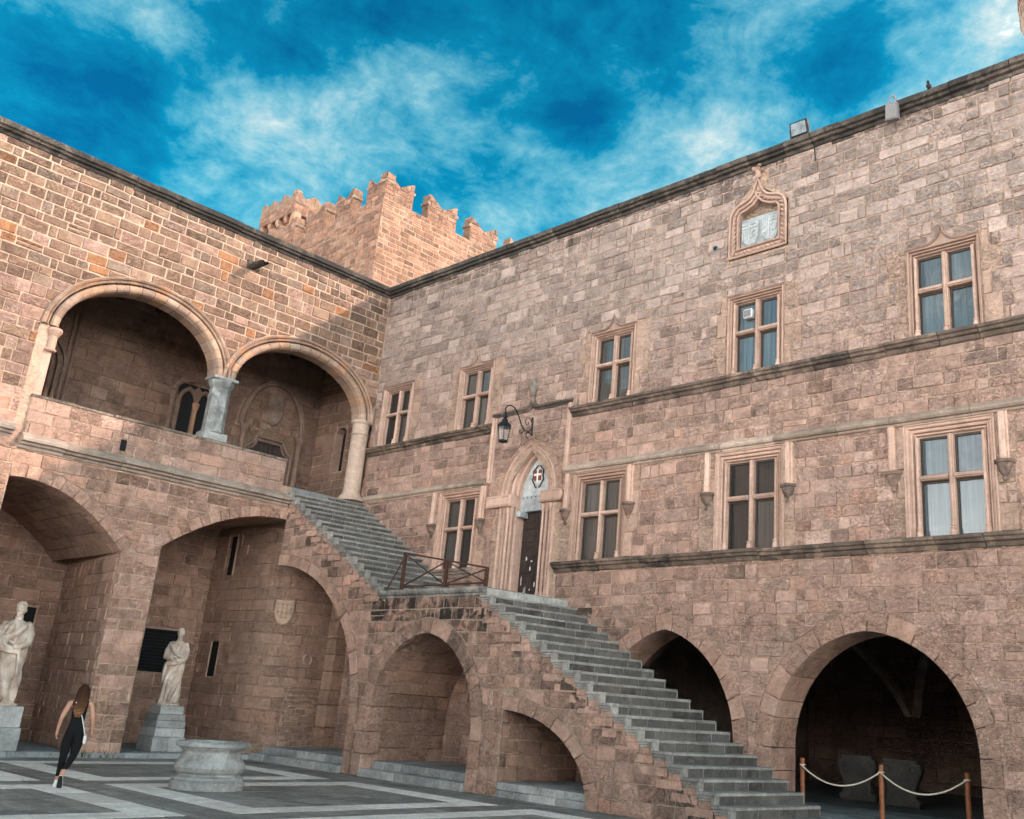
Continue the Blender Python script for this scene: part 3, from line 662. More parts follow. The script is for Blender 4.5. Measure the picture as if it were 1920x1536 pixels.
# ---- portal
pt = Geo(); SS = [(0.53, 1.03, -0.46), (0.53, 1.03, -0.16), (0.57, 1.06, -0.12), (0.61, 1.08, -0.16), (0.64, 1.10, -0.16), (0.66, 1.12, -0.07), (0.70, 1.14, -0.04), (0.735, 1.16, -0.07), (0.75, 1.17, -0.12), (0.79, 1.19, -0.12), (0.81, 1.21, -0.02), (0.85, 1.23, 0.01), (0.88, 1.25, -0.01), (0.90, 1.26, -0.05), (0.94, 1.29, -0.05), (0.955, 1.30, 0.045), (0.99, 1.32, 0.05), (1.0, 1.33, 0.0)]
loft(pt, [(jamb(pointed(7.33, s, 7.05, h), 4.27), n) for s, h, n in SS], mapB, dress(k=1.05))
portal = pt.obj('portal', 'dressed', hall)
ring(pointed(7.33, 1.0, 7.05, 1.33), pointed(7.33, 1.22, 7.05, 1.45), mapB, 0.03, -0.1, 0.55, tv, portal, seed=19)
g = Geo(); g.prism(pointed(7.33, 0.56, 7.05, 1.06) + [(7.89, 6.66), (6.77, 6.66)], mapB, -0.30, -0.5, (0.52, 0.54, 0.55, 0.25)); g.obj('tympanum', 'marble', portal)
g = Geo().box(6.76, 7.90, 0.27, 0.5, 6.64, 7.06, (0.46, 0.48, 0.49, 0.35), 0.01)
for i in range(7): g.box(6.86 + i * 0.15, 6.90 + i * 0.15, 0.262, 0.272, 7.0, 7.03, (0.05, 0.05, 0.05))
g.obj('lintel', 'marble', portal)
def shield_poly(cx, cz, w, h, n=8):
    r = [(cx - w / 2, cz + h * 0.42), (cx - w / 2, cz - 0.05 * h)] + [(cx - w / 2 * math.cos(math.pi / 2 * i / n), cz - 0.05 * h - 0.53 * h * math.sin(math.pi / 2 * i / n)) for i in range(1, n + 1)]
    return r + [(2 * cx - x, y) for x, y in r[-2::-1]]
g = Geo().prism(shield_poly(7.36, 7.56, 0.30, 0.42), mapB, -0.255, -0.31, (0.55, 0.53, 0.5, 0.1), 0.02)
sh = g.obj('shield', 'marble', portal)
g = Geo(); t = (0.74, 0.72, 0.68, 0)
g.box(7.335, 7.385, 0.235, 0.26, 7.40, 7.72, t); g.box(7.23, 7.49, 0.234, 0.26, 7.575, 7.625, t); g.obj('cross', 'marble', sh)
g = Geo()
for x0, x1, z0_, z1_ in ((7.225, 7.33, 7.63, 7.72), (7.39, 7.495, 7.63, 7.72), (7.235, 7.33, 7.44, 7.57), (7.39, 7.485, 7.44, 7.57)): g.box(x0, x1, 0.24, 0.26, z0_, z1_, t)
g.obj('red_field', 'red', sh)
g = Geo(); 
for s in (-1, 1):
    pts = [(7.36 + s * (0.19 + 0.03 * math.sin(i * 2.1)) * math.cos(i * 0.28 - 1.35), -(-0.27), 7.55 + 0.30 * math.sin(i * 0.28 - 1.35)) for i in range(11)]
    g.tube(pts, 0.016, 6, (0.1, 0.09, 0.08))
g.obj('shield_scroll', 'iron', sh)
for x0, x1, e in ((5.86, 6.79, 0.0), (7.87, 8.66, 1.0)):
    g = Geo(); p = [(x0, 6.74), (x1, 6.74), (x1, 7.05), (x0, 7.05)] if not e else [(x0, 6.74)] + [(x1 - 0.155 + 0.155 * math.sin(a), 6.895 - 0.155 * math.cos(a)) for a in [math.pi * i / 8 for i in range(9)]] + [(x0, 7.05)]
    g.prism(p, mapB, 0.14, -0.45, dress(k=1.05), 0.025)
    q = [(x0 + 0.05, 6.79), (x1 - 0.06, 6.79), (x1 - 0.06, 7.0), (x0 + 0.05, 7.0)]; g.sweep(q, [(-0.012, 0.138), (0, 0.152), (0.012, 0.138)], mapB, closed=True, tint=dress(k=0.9))
    g.obj('impost', 'dressed', portal)
for s in (-1, 1):
    g = Geo(); 
    for q, r in ((0.575, 0.035), (0.71, 0.045), (0.85, 0.04)):
        x = 7.33 + s * q; g.lathe(x, 0.02, [(r * 1.7, 4.27), (r * 1.7, 4.42), (r, 4.5), (r, 6.5), (r * 1.6, 6.62), (r * 1.7, 6.74)], 8, dress())
    g.box(7.33 + s * 0.78 - 0.25, 7.33 + s * 0.78 + 0.25, -0.09, 0.05, 4.27, 4.40, dress(), 0.01); g.obj('jamb_shaft', 'dressed', portal)
for i, (a, b) in enumerate(((6.81, 7.325), (7.335, 7.86))):
    g = Geo(); g.box(a, b, 0.42, 0.47, 4.29, 6.66, (0, 0, 0)); d = g.obj('door_leaf', 'wood', portal)
    for z0_, z1_ in ((4.40, 4.95), (5.05, 5.75), (5.85, 6.15), (6.2, 6.58)):
        p = Geo(); p.box(a + 0.08, b - 0.08, 0.40, 0.425, z0_, z1_, (0, 0, 0), 0.02); p.obj('door_panel', 'wood', d)
    if i == 0: Geo().lathe(b - 0.05, 0.0, [(0.0, 0), (0.028, 0.01), (0.03, 0.04), (0.0, 0.06)], 8).obj('knob', 'plastic', d).location = (0, 0.38, 5.32)
    fl = Geo(); R = random.Random(40 + i)
    for k in range(9):
        x = R.uniform(a + 0.05, b - 0.08); z = 4.35 + abs(R.gauss(0, 0.45)); w = R.uniform(0.015, 0.05); hh = R.uniform(0.05, 0.28)
        fl.add([(x, 0.3985, z), (x + w, 0.3985, z + R.uniform(0, .05)), (x + w * R.uniform(.2, 1), 0.3985, z + hh), (x - w * .2, 0.3985, z + hh * .7)], [(0, 1, 2, 3)], (0.5, 0.48, 0.45))
    fl.obj('flaked_paint', 'strap', d)
Geo().box(6.79, 7.88, 0.47, 0.6, 4.27, 6.7, (0, 0, 0)).obj('door_back', 'dark', portal)
g = Geo().box(6.80, 6.98, 0.1, 0.42, 6.48, 6.64, (0.42, 0.45, 0.46), 0.02); g.obj('lintel_bracket', 'marble', portal)
# label frame over the portal
g = Geo(); hx = [(5.75, 9.37), (7.02, 9.37), (7.12, 9.40), (7.19, 9.46), (7.24, 9.56), (7.29, 9.46), (7.36, 9.40), (7.46, 9.37), (8.68, 9.37)]
g.sweep(hx, [(-0.10, -0.02), (-0.08, 0.04), (-0.04, 0.07), (-0.02, 0.12), (0.02, 0.12), (0.07, 0.02), (0.07, -0.02)], mapB, tint=(0.20, 0.155, 0.13, 0.7)); lf = g.obj('portal_label', 'dressed', hall)
for x, d in ((5.78, 1), (8.66, -1)):
    g = Geo(); g.box(x - 0.05, x + 0.05, -0.10, 0.0, 7.45, 9.30, dress(k=1.05), 0.02); g.lathe(x + d * 0.085, -0.03, [(0.035, 7.45), (0.035, 9.28)], 8, dress(k=1.05)); g.obj('label_shaft', 'dressed', lf)
g = Geo(); g.lathe(7.24, -0.06, [(0.05, 9.52), (0.05, 9.70), (0.085, 9.71), (0.09, 9.74), (0.06, 9.76), (0.08, 9.80), (0.145, 9.95), (0.16, 9.98), (0.165, 10.02), (0.14, 10.03), (0.10, 10.06), (0.05, 10.20), (0.02, 10.22)], 12, (0.30, 0.25, 0.215, 0.45)); g.obj('finial', 'dressed', lf)
# ---- coat of arms niche
half = [(14.95, 12.06), (14.95, 13.02), (14.93, 13.17), (14.86, 13.31), (14.74, 13.40), (14.58, 13.44), (14.44, 13.50), (14.33, 13.62), (14.26, 13.78), (14.19, 13.98)]
nich = half + [(2 * 14.19 - x, z) for x, z in half[-2::-1]]   # from bottom right over the tip to bottom left
nb = [(x, z) for x, z in nich]
def shrink(path, d):
    cx, cz = 14.19, 12.9; o = []
    for i, p in enumerate(path):
        a = Vector(path[max(0, i - 1)]); b = Vector(path[min(len(path) - 1, i + 1)]); t = (b - a).normalized(); n = Vector((t.y, -t.x))
        if (Vector((cx, cz)) - Vector(p)).dot(n) < 0 : n = -n
        q = Vector(p) + n * d
        if i == len(path) // 2: q = Vector((p[0], p[1] - d * 1.9))
        o.append((q.x, q.y))
    o[0] = (o[0][0], path[0][1] + d); o[-1] = (o[-1][0], path[-1][1] + d); return o
arms = Geo().prism(shrink(nich, 0.03)[::-1], mapB, -0.14, -0.3, (0.40, 0.29, 0.22, 0.1)).obj('arms_niche', 'stone', hall)
for d, r, nn in ((0.0, 0.032, 0.05), (0.20, 0.030, 0.02)):
    q = shrink(nich, d) if d else nich
    pts = [mapB(x, z, nn) for x, z in q]
    Geo().tube(pts, r, 8, dress(k=1.05), closed=True).obj('niche_moulding', 'dressed', arms)
q = shrink(nich, 0.10); q = q + [q[0]]; a, b, tot = even(q, q, 260)
for ph in (0, math.pi):
    pts = []
    for i in range(0, 261):
        t = ph + i / 260 * tot * 26; x, z = a[i]
        pts.append((x + 0.032 * math.cos(t), -(0.0 + 0.034 * math.sin(t)), z + 0.032 * math.cos(t) * 0.6))
    Geo().tube(pts, 0.028, 6, dress(k=0.95)).obj('rope_moulding', 'dressed', arms)
g = Geo(); o = shrink(nich, -0.03); i_ = shrink(nich, 0.215); loft(g, [(nich + [nich[0]], 0.03), (shrink(nich, 0.06) + [shrink(nich, 0.06)[0]], -0.03), (shrink(nich, 0.15) + [shrink(nich, 0.15)[0]], -0.03), (i_ + [i_[0]], 0.0), (i_ + [i_[0]], -0.16)], mapB, dress(k=0.9)); g.obj('niche_reveal', 'dressed', arms)
g = Geo(); 
for k in range(7): g.lathe(14.19 + 0.11 * math.cos(k * 0.9), -0.04 - 0.05 * abs(math.sin(k * 1.3)), [(0.0, 14.12 + 0.02 * k), (0.05, 14.15 + 0.02 * k), (0.055, 14.18 + 0.02 * k), (0.0, 14.22 + 0.02 * k)], 7, dress(k=0.85, st=0.3))
g.lathe(14.19, -0.03, [(0.05, 13.98), (0.085, 14.02), (0.085, 14.05), (0.05, 14.07), (0.09, 14.16), (0.03, 14.26)], 10, dress()); g.obj('niche_finial', 'dressed', arms)
slab = Geo().box(13.66, 14.74, 0.085, 0.139, 12.26, 13.06, (0.36, 0.385, 0.395, 0.15), 0.01).obj('arms_slab', 'marble', arms)
for cx in (13.93, 14.47):
    s_ = Geo().prism(shield_poly(cx, 12.68, 0.46, 0.64), mapB, -0.02, -0.09, (0.42, 0.445, 0.45, 0.1), 0.03).obj('shield', 'marble', slab)
    g = Geo(); t = (0.46, 0.48, 0.485, 0.1); y = 0.018
    def bar(x0, x1, z0_, z1_): g.box(x0, x1, y - 0.022, y + 0.004, z0_, z1_, t, 0.006)
    bar(cx - 0.018, cx + 0.018, 12.40, 12.93)
    if cx < 14.2:
        bar(cx - 0.21, cx - 0.02, 12.76, 12.79); bar(cx + 0.02, cx + 0.21, 12.76, 12.79); bar(cx - 0.21, cx - 0.02, 12.84, 12.86); bar(cx + 0.02, cx + 0.21, 12.84, 12.86)
        for k in range(3): bar(cx - 0.185 + 0.05 * k, cx - 0.165 + 0.05 * k, 12.46 + 0.0 * k, 12.73)
        g.tube([(cx + 0.05, y - 0.01, 12.50), (cx + 0.13, y - 0.015, 12.55), (cx + 0.07, y - 0.015, 12.62), (cx + 0.15, y - 0.015, 12.70)], 0.016, 6, t)
    else:
        g.tube([(cx + 0.11 + 0.075 * math.cos(k * 0.7), y - 0.012, 12.63 + 0.1 * math.sin(k * 0.7)) for k in range(9)], 0.015, 6, t, closed=True)
        bar(cx + 0.04, cx + 0.2, 12.78, 12.80); g.tube([(cx + 0.12 + 0.05 * math.cos(k), y - 0.01, 12.86 + 0.04 * math.sin(k)) for k in range(6)], 0.013, 6, t, closed=True)
        g.tube([(cx - 0.19, y - 0.01, 12.62), (cx - 0.08, y - 0.01, 12.68)], 0.012, 6, t); g.tube([(cx - 0.13 + 0.045 * math.cos(k), y - 0.01, 12.50 + 0.06 * math.sin(k)) for k in range(6)], 0.014, 6, t, closed=True)
        for k in range(3): bar(cx - 0.18 + 0.055 * k, cx - 0.165 + 0.055 * k, 12.72, 12.92)
    g.obj('charge', 'marble', s_)

# ---------------------------------------------------------------- left wing with the two-storey loggia
wing = thing('loggia_wing', 'sunlit stone wing with round loggia arches over rampant arches left of the corner', 'building', (-2, -7, 0))
FL = 7.43                                              # floor of the upper loggia
E1 = [ellarch(-7.41, 9.95, 2.06, 1.55, w) for w in (0, 0.42)]
E2 = [ellarch(-2.62, 9.97, 2.12, 1.52, w) for w in (0, 0.42)]
up1 = jamb(E1[1], FL, True, False) + [(-4.95, 9.9), (-4.95, FL)]
up2 = [(-5.2, FL), (-5.2, 9.9)] + jamb(E2[1], FL, False, True)
def par(y0, c, ya, z0, y1, n=24, w=0.0):
    return [(y0 + (y1 - y0) * i / n, z0 - c * (y0 + (y1 - y0) * i / n - ya) ** 2 + w) for i in range(n + 1)]
def off(c, w):
    o = []
    for i, p in enumerate(c):
        a = Vector(c[max(0, i - 1)]); b = Vector(c[min(len(c) - 1, i + 1)]); t = (b - a).normalized(); o.append((p[0] - t.y * w, p[1] + t.x * w))
    return o
P1i = par(-9.72, 0.205, -9.40, 6.17, -6.83); P1e = off(P1i, 0.30)
P2i = par(-5.86, 0.125, -2.60, 6.46, -2.42); P2e = off(P2i, 0.28)
low1 = [(-9.72, -0.1)] + P1i + [(-6.83, -0.1)]; low1e = [(-9.72, -0.1)] + P1e + [(-6.83, P1e[-1][1]), (-6.83, -0.1)]
low2 = [(-5.86, -0.1)] + P2i + [(-0.02, 6.46), (-0.02, -0.1)]; low2e = [(-5.86, -0.1), (-5.86, P2e[0][1])] + P2e + [(-0.02, 6.75), (-0.02, -0.1)]
def t_wing(R, u, v):
    k = 0.88 if v > 11.3 + 0.6 * math.sin(u * 0.8 + 1.0) else (0.38 if v > 8.3 else 0.12)
    c = tuple(x * (0.78 if v > 7 else 1.0) for x in mixt(pick(R, PAL_UP), (0.37, 0.225, 0.16), 0.25)) if R.random() < k else tuple(x * (0.74 if v > 8.2 else 1.0) for x in pick(R, PAL))
    if v < 7: c = mixt(c, (0.46, 0.30, 0.215), 0.25)
    st = R.uniform(0, 0.2)
    if v > 13.7: st += R.uniform(0, 0.5)
    if 6.6 < v < 7.0: st += R.uniform(0, 0.4)
    return c + (st,)
st = masonry(-26.0, -0.03, 0.0, 14.32, rects=[(-9.70, -2.60, 7.02, 8.2), (-2.6, -0.02, 6.4, 7.5)], polys=[up1, up2, low1e, low2e], hr=(0.22, 0.33), lr=(0.3, 0.68), joint=lambda v: 0.012 if v < 11.2 else 0.026, tintf=t_wing, seed=6)
lay(st, mapA, wing, 'ashlar_block', 'stone', 300, 'ashlar_facing', seed=7)
up_hole = jamb(mid(*E1), FL, True, False) + jamb(mid(*E2), FL, False, True)
def clean(h):
    o = [h[0]]
    for p in h[1:]:
        if (Vector(p) - Vector(o[-1])).length > 0.004: o.append(p)
    return o
# the two arch curves meet over the marble column
m1 = [p for p in mid(*E1) if p[0] < -5.05]; m2 = [p for p in mid(*E2) if p[0] > -5.05]
up_hole = [(m1[0][0], FL - 0.02)] + m1 + [(-5.05, 10.0)] + m2 + [(m2[-1][0], FL), (-0.06, FL), (-0.06, 6.8), (-2.44, 6.8), (-2.44, FL - 0.02)]
backing([(-26, 0), (-0.0, 0), (-0.0, 14.35), (-26, 14.35)], [clean(up_hole), clean([(-9.72, 0.02)] + [(x, z + 0.12) for x, z in P1i] + [(-6.83, 0.02)]), clean([(-5.86, 0.02)] + [(x, z + 0.12) for x, z in P2i] + [(-0.05, 6.58), (-0.05, 0.02)])], mapA, 0.0, (0.54, 0.38, 0.285, 0), 'wall_core', wing)
g = Geo(); g.add([(0, 0.3, 14.36), (0, -26, 14.36), (-9, -26, 14.36), (-9, 0.3, 14.36), (-9, -26, 0), (-9, 0.3, 0), (0, -26, 0)], [(0, 1, 2, 3), (3, 2, 4, 5), (1, 6, 4, 2)], (0.3, 0.25, 0.2))
g.add([(-9, 0.32, 14.36), (0.0, 0.32, 14.36), (0.0, 0.32, 0), (-9, 0.32, 0)], [(0, 1, 2, 3)], (0.3, 0.25, 0.2)); g.obj('roof', 'stone', wing)
course(wing, 'coping_stone', -26.0, -0.1, 14.33, COPE, mapA, tintf=tcope, seed=22, jz=0.013)
tq = lambda R, u, v: mixt(pick(R, PAL), (0.52, 0.33, 0.24), 0.4) + (R.uniform(0, 0.2),)
ring(P1i, P1e, mapA, 0.035, -0.5, 0.30, tq, wing, seed=23)
ring(P2i, P2e, mapA, 0.035, -0.5, 0.28, tq, wing, seed=24)
# moulded archivolts of the upper arches, block by block
AP = [(0.0, -0.45), (0.0, -0.05), (0.02, -0.02), (0.02, 0.03), (0.06, 0.075), (0.12, 0.09), (0.18, 0.075), (0.21, 0.03), (0.22, 0.0), (0.25, 0.0), (0.26, 0.05), (0.29, 0.07), (0.31, 0.03), (0.33, 0.03), (0.34, 0.10), (0.38, 0.13), (0.42, 0.08), (0.43, -0.02)]
for cx, vz, a, b, sd in ((-7.41, 9.95, 2.06, 1.55, 1), (-2.62, 9.97, 2.12, 1.52, 2)):
    R = random.Random(50 + sd); nb_ = 20
    for i in range(nb_):
        t0 = math.pi * (1 - i / nb_) - 0.003; t1 = math.pi * (1 - (i + 1) / nb_) + 0.003; g = Geo()
        cur = [(ellarch(cx, vz, a, b, q, 5, 2.0, t0, t1), n) for q, n in AP]
        c = pick(R, [((0.38, 0.25, 0.18), 3), ((0.42, 0.25, 0.165), 2), ((0.35, 0.235, 0.18), 2), ((0.43, 0.30, 0.23), 1)]); loft(g, cur, mapA, c + (R.uniform(0, 0.25),))
        g.obj('archivolt_block', 'dressed', wing)
# parapet, cornice, columns
pst = masonry(-9.68, -2.78, 7.16, 8.10, rects=[(-7.44, -7.29, 7.31, 7.60)], hr=(0.28, 0.34), lr=(0.4, 0.8), joint=0.013, tintf=lambda R, u, v: mixt(pick(R, PAL), (0.45, 0.32, 0.25), 0.3) + (R.uniform(0, 0.2) + max(0, v - 7.75) * R.uniform(0, 1.6),), seed=61)
parap = Geo().add([mapA(u, v, n) for u in (-9.68, -2.78) for v in (7.1, 8.10) for n in (-0.36, 0.05)], [(0, 1, 3, 2), (4, 6, 7, 5), (1, 5, 7, 3), (0, 2, 6, 4), (2, 3, 7, 6)], MORT).obj('parapet', 'stone', wing)
lay(pst, lambda u, v, n: mapA(u, v, n + 0.05), parap, 'ashlar_block', limit=90, seed=62)
R = random.Random(63); u = -9.70
while u < -2.8:
    e = min(-2.76, u + R.uniform(0.8, 1.5)); e = -2.76 if -2.76 - e < 0.4 else e
    Geo().box(-0.38, 0.085 + R.uniform(-.006, .006), u + 0.005, e - 0.005, 8.10, 8.17 + R.uniform(-.006, .008), pick(R, [((0.36, 0.29, 0.24), 1), ((0.42, 0.33, 0.27), 1)]) + (R.uniform(0.2, 0.7),), 0.015).obj('parapet_cap', 'stone', parap); u = e
Geo().box(0.02, 0.058, -7.44, -7.29, 7.31, 7.60, (0, 0, 0)).obj('weep_hole', 'dark', parap)
CORN = [(-0.24, -0.02), (-0.21, 0.05), (-0.15, 0.07), (-0.13, 0.15), (-0.08, 0.17), (-0.06, 0.27), (0.0, 0.29), (0.02, 0.28), (0.15, 0.08), (0.16, 0.0)]
tcorn = lambda R, u: mixt((0.32, 0.255, 0.21), (0.44, 0.36, 0.305), R.random()) + (R.uniform(0.1, 0.55),)
course(wing, 'cornice_block', -9.72, -2.50, 7.05, CORN, mapA, (0.8, 1.4), tcorn, seed=25)
course(wing, 'cornice_block', -26.0, -9.90, 7.24, CORN, mapA, (0.8, 1.4), tcorn, seed=26)
g = Geo(); t = (0.33, 0.34, 0.335, 0.5)                 # grey marble column standing on the parapet
for q in ((0.36, 0.36, 8.17, 8.42), ):
    g.box(-0.40, 0.10, -5.37, -4.70, 8.17, 8.40, (0.40, 0.41, 0.40, 0.3), 0.015)
g.lathe(-0.15, -5.04, [(0.36, 8.40), (0.31, 8.45), (0.30, 8.5), (0.285, 9.55), (0.30, 9.62), (0.27, 9.64), (0.29, 9.70), (0.34, 9.78), (0.36, 9.82), (0.36, 9.93), (0.30, 9.95)], 8, t, rot=math.pi / 8, sx=0.86)
col1 = g.obj('marble_column', 'marble', wing)
g = Geo(); g.box(-0.44, 0.13, -5.40, -4.68, 9.90, 9.99, (0.36, 0.37, 0.36, 0.4), 0.02); g.obj('abacus', 'marble', col1)
g = Geo(); t = (0.46, 0.345, 0.275, 0.1)                 # sandstone column at the head of the stairs
g.lathe(-0.10, -0.36, [(0.40, FL), (0.40, FL + 0.06), (0.33, FL + 0.16), (0.28, FL + 0.22), (0.265, FL + 0.3), (0.25, 9.50), (0.28, 9.52), (0.29, 9.55), (0.25, 9.58), (0.25, 9.60), (0.26, 9.85), (0.31, 9.90), (0.33, 9.97), (0.25, 9.99)], 20, t)
c2_ = g.obj('stone_column', 'dressed', wing, smooth=False); 
g = Geo(); g.box(-0.5, 0.0, -0.14, -0.0, FL, 9.97, dress(), 0.02); g.obj('respond', 'dressed', c2_)
g = Geo()
g.lathe(-0.02, -9.53, [(0.08, 9.30), (0.13, 9.32), (0.14, 9.36), (0.10, 9.39), (0.10, 9.7), (0.15, 9.78), (0.18, 9.84), (0.17, 9.90), (0.1, 9.93)], 14, dress()); g.box(-0.5, -0.02, -9.72, -9.47, FL, 9.95, dress(k=1.1), 0.02); g.obj('jamb_capital', 'dressed', wing)
# interior of the upper loggia, stone and mouldings tinted dark to deepen its shade
BX = -3.2
g = Geo(); g.box(-3.6, -0.02, -9.9, 0.3, FL - 0.2, FL - 0.002, (0.20, 0.21, 0.21)); g.obj('loggia_floor', 'slab', wing)
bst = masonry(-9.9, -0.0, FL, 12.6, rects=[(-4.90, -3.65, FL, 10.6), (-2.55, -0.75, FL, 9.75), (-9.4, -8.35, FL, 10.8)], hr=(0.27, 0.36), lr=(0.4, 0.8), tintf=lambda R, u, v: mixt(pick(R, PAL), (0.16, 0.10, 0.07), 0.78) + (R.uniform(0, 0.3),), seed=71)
bm = lambda u, v, n: (BX + n, u, v)
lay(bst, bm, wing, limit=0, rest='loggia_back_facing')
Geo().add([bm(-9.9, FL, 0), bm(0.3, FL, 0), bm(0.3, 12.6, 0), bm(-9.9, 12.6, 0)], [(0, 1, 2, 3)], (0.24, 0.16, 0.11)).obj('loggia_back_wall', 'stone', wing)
rw = lambda u, v, n: (u, 0.02 - n, v)
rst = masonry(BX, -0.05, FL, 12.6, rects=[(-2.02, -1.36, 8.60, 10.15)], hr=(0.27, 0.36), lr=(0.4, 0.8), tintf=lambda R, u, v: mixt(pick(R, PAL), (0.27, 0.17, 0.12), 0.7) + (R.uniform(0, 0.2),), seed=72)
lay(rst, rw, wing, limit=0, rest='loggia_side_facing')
backing([(BX, FL), (0, FL), (0, 12.6), (BX, 12.6)], [[(-1.98, 8.62), (-1.40, 8.62), (-1.40, 9.95), (-1.55, 10.1), (-1.83, 10.1), (-1.98, 9.95)]], rw, 0.0, MORT, 'loggia_side_wall', wing)
g = Geo(); g.sweep([(-1.98, 8.62), (-1.98, 9.95), (-1.83, 10.1), (-1.55, 10.1), (-1.40, 9.95), (-1.40, 8.62)], [(0, -0.3), (0, 0.02), (0.06, 0.03), (0.07, 0)], rw, tint=dress(k=0.85)); g.obj('slit_window', 'dressed', wing)
Geo().box(-2.0, -1.38, 0.28, 0.31, 8.6, 10.12, (0, 0, 0)).obj('slit_void', 'dark', wing)  # near-black panel in place of the open depth
Geo().add([(BX, -9.88, FL), (0, -9.88, FL), (0, -9.88, 12.6), (BX, -9.88, 12.6)], [(0, 1, 2, 3)], (0.42, 0.3, 0.22)).obj('loggia_end_wall', 'stone', wing)
Geo().box(BX, -0.3, -9.9, 0.02, 12.6, 12.7, (0.10, 0.07, 0.05)).obj('loggia_ceiling', 'wood', wing)
for i in range(9):
    y = -9.4 + i * 1.15; Geo().box(BX, -0.3, y - 0.09, y + 0.09, 12.38, 12.6, (0.08, 0.05, 0.04)).obj('ceiling_beam', 'wood', wing)
# twin-light window on the back wall
tw = Geo().box(BX - 0.25, BX - 0.22, -4.85, -3.7, FL + 0.3, 10.55, (0, 0, 0)).obj('twin_window', 'dark', wing)
Geo().box(BX - 0.0, BX + 0.02, -4.85, -3.7, FL + 0.3, 10.5, (0, 0, 0)).obj('window_void', 'dark', tw)
for c in (-4.53, -4.02):
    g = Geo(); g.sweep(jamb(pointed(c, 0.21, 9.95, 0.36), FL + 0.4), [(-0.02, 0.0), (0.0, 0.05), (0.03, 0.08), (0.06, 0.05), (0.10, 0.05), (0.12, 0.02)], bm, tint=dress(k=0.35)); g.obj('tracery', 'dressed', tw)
g = Geo(); p = [(-4.92, FL)] + [(-4.92, 10.2)] + [(-4.275 + 0.645 * math.cos(math.pi * (1 - i / 14)), 10.2 + 0.42 * math.sin(math.pi * i / 14)) for i in range(15)] + [(-3.63, 10.2), (-3.63, FL)]
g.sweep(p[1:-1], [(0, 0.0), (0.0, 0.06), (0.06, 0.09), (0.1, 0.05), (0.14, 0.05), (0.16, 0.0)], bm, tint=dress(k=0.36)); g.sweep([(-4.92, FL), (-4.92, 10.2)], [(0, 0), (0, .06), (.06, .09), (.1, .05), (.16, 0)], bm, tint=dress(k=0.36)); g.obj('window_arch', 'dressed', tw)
sp = [(-4.275 + 0.60 * math.cos(math.pi * (1 - i / 14)), 10.1 + 0.42 * math.sin(math.pi * i / 14)) for i in range(15)]
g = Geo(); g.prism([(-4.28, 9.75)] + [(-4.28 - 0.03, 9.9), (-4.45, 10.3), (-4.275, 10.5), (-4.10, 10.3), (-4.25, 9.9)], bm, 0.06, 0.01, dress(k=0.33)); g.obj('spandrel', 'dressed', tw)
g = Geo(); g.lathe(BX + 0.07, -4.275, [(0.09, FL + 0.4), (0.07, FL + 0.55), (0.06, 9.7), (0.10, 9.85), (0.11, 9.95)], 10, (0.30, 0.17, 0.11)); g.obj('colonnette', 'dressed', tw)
# tall cusped doorway by the far jamb
lw = Geo().prism(jamb(pointed(-8.88, 0.42, 9.9, 0.6), FL), bm, 0.02, -0.1, (0, 0, 0)).obj('cusped_doorway', 'dark', wing)
for w, n in ((0.0, 0.10), (0.16, 0.13), (0.34, 0.09)):
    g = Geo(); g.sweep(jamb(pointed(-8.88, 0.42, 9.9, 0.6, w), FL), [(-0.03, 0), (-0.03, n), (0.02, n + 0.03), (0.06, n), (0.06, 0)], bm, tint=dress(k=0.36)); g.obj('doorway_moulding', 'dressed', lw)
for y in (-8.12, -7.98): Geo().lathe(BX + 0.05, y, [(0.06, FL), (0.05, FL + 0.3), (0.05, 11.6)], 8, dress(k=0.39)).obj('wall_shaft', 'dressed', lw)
# shouldered doorway with a shield in the tympanum
dp = [(-2.34, FL), (-2.34, 9.05), (-2.22, 9.08), (-2.12, 9.2), (-2.08, 9.36), (-1.22, 9.36), (-1.18, 9.2), (-1.08, 9.08), (-0.96, 9.05), (-0.96, FL)]
dw = Geo().prism(dp, bm, 0.02, -0.1, (0, 0, 0)).obj('shouldered_doorway', 'dark', wing)
for q0, n in ((0.0, 0.06), (0.12, 0.09)):
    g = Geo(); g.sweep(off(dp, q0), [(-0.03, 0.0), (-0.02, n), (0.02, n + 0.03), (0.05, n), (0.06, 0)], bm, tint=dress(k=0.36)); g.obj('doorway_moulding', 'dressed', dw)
for a, b in ((-2.30, -1.66), (-1.64, -1.0)):
    g = Geo()
    for k in range(4): g.box(BX + 0.02, BX + 0.035, a + k * 0.16, a + k * 0.16 + 0.15, FL, 9.3, (0, 0, 0))
    g.obj('door_leaf', 'wood', dw)
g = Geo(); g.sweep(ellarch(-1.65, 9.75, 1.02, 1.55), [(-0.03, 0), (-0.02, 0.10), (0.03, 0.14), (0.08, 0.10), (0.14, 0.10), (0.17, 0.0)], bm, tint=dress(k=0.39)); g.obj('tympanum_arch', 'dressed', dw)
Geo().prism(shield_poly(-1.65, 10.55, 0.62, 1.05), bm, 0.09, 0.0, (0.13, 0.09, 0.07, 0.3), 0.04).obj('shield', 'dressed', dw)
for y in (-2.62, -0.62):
    g = Geo(); g.lathe(BX + 0.10, y, [(0.16, FL), (0.16, FL + 0.12), (0.11, FL + 0.2), (0.13, FL + 0.24), (0.09, FL + 0.3), (0.085, 9.5), (0.13, 9.6), (0.14, 9.75)], 10, dress(k=0.39)); g.obj('door_shaft', 'dressed', dw)
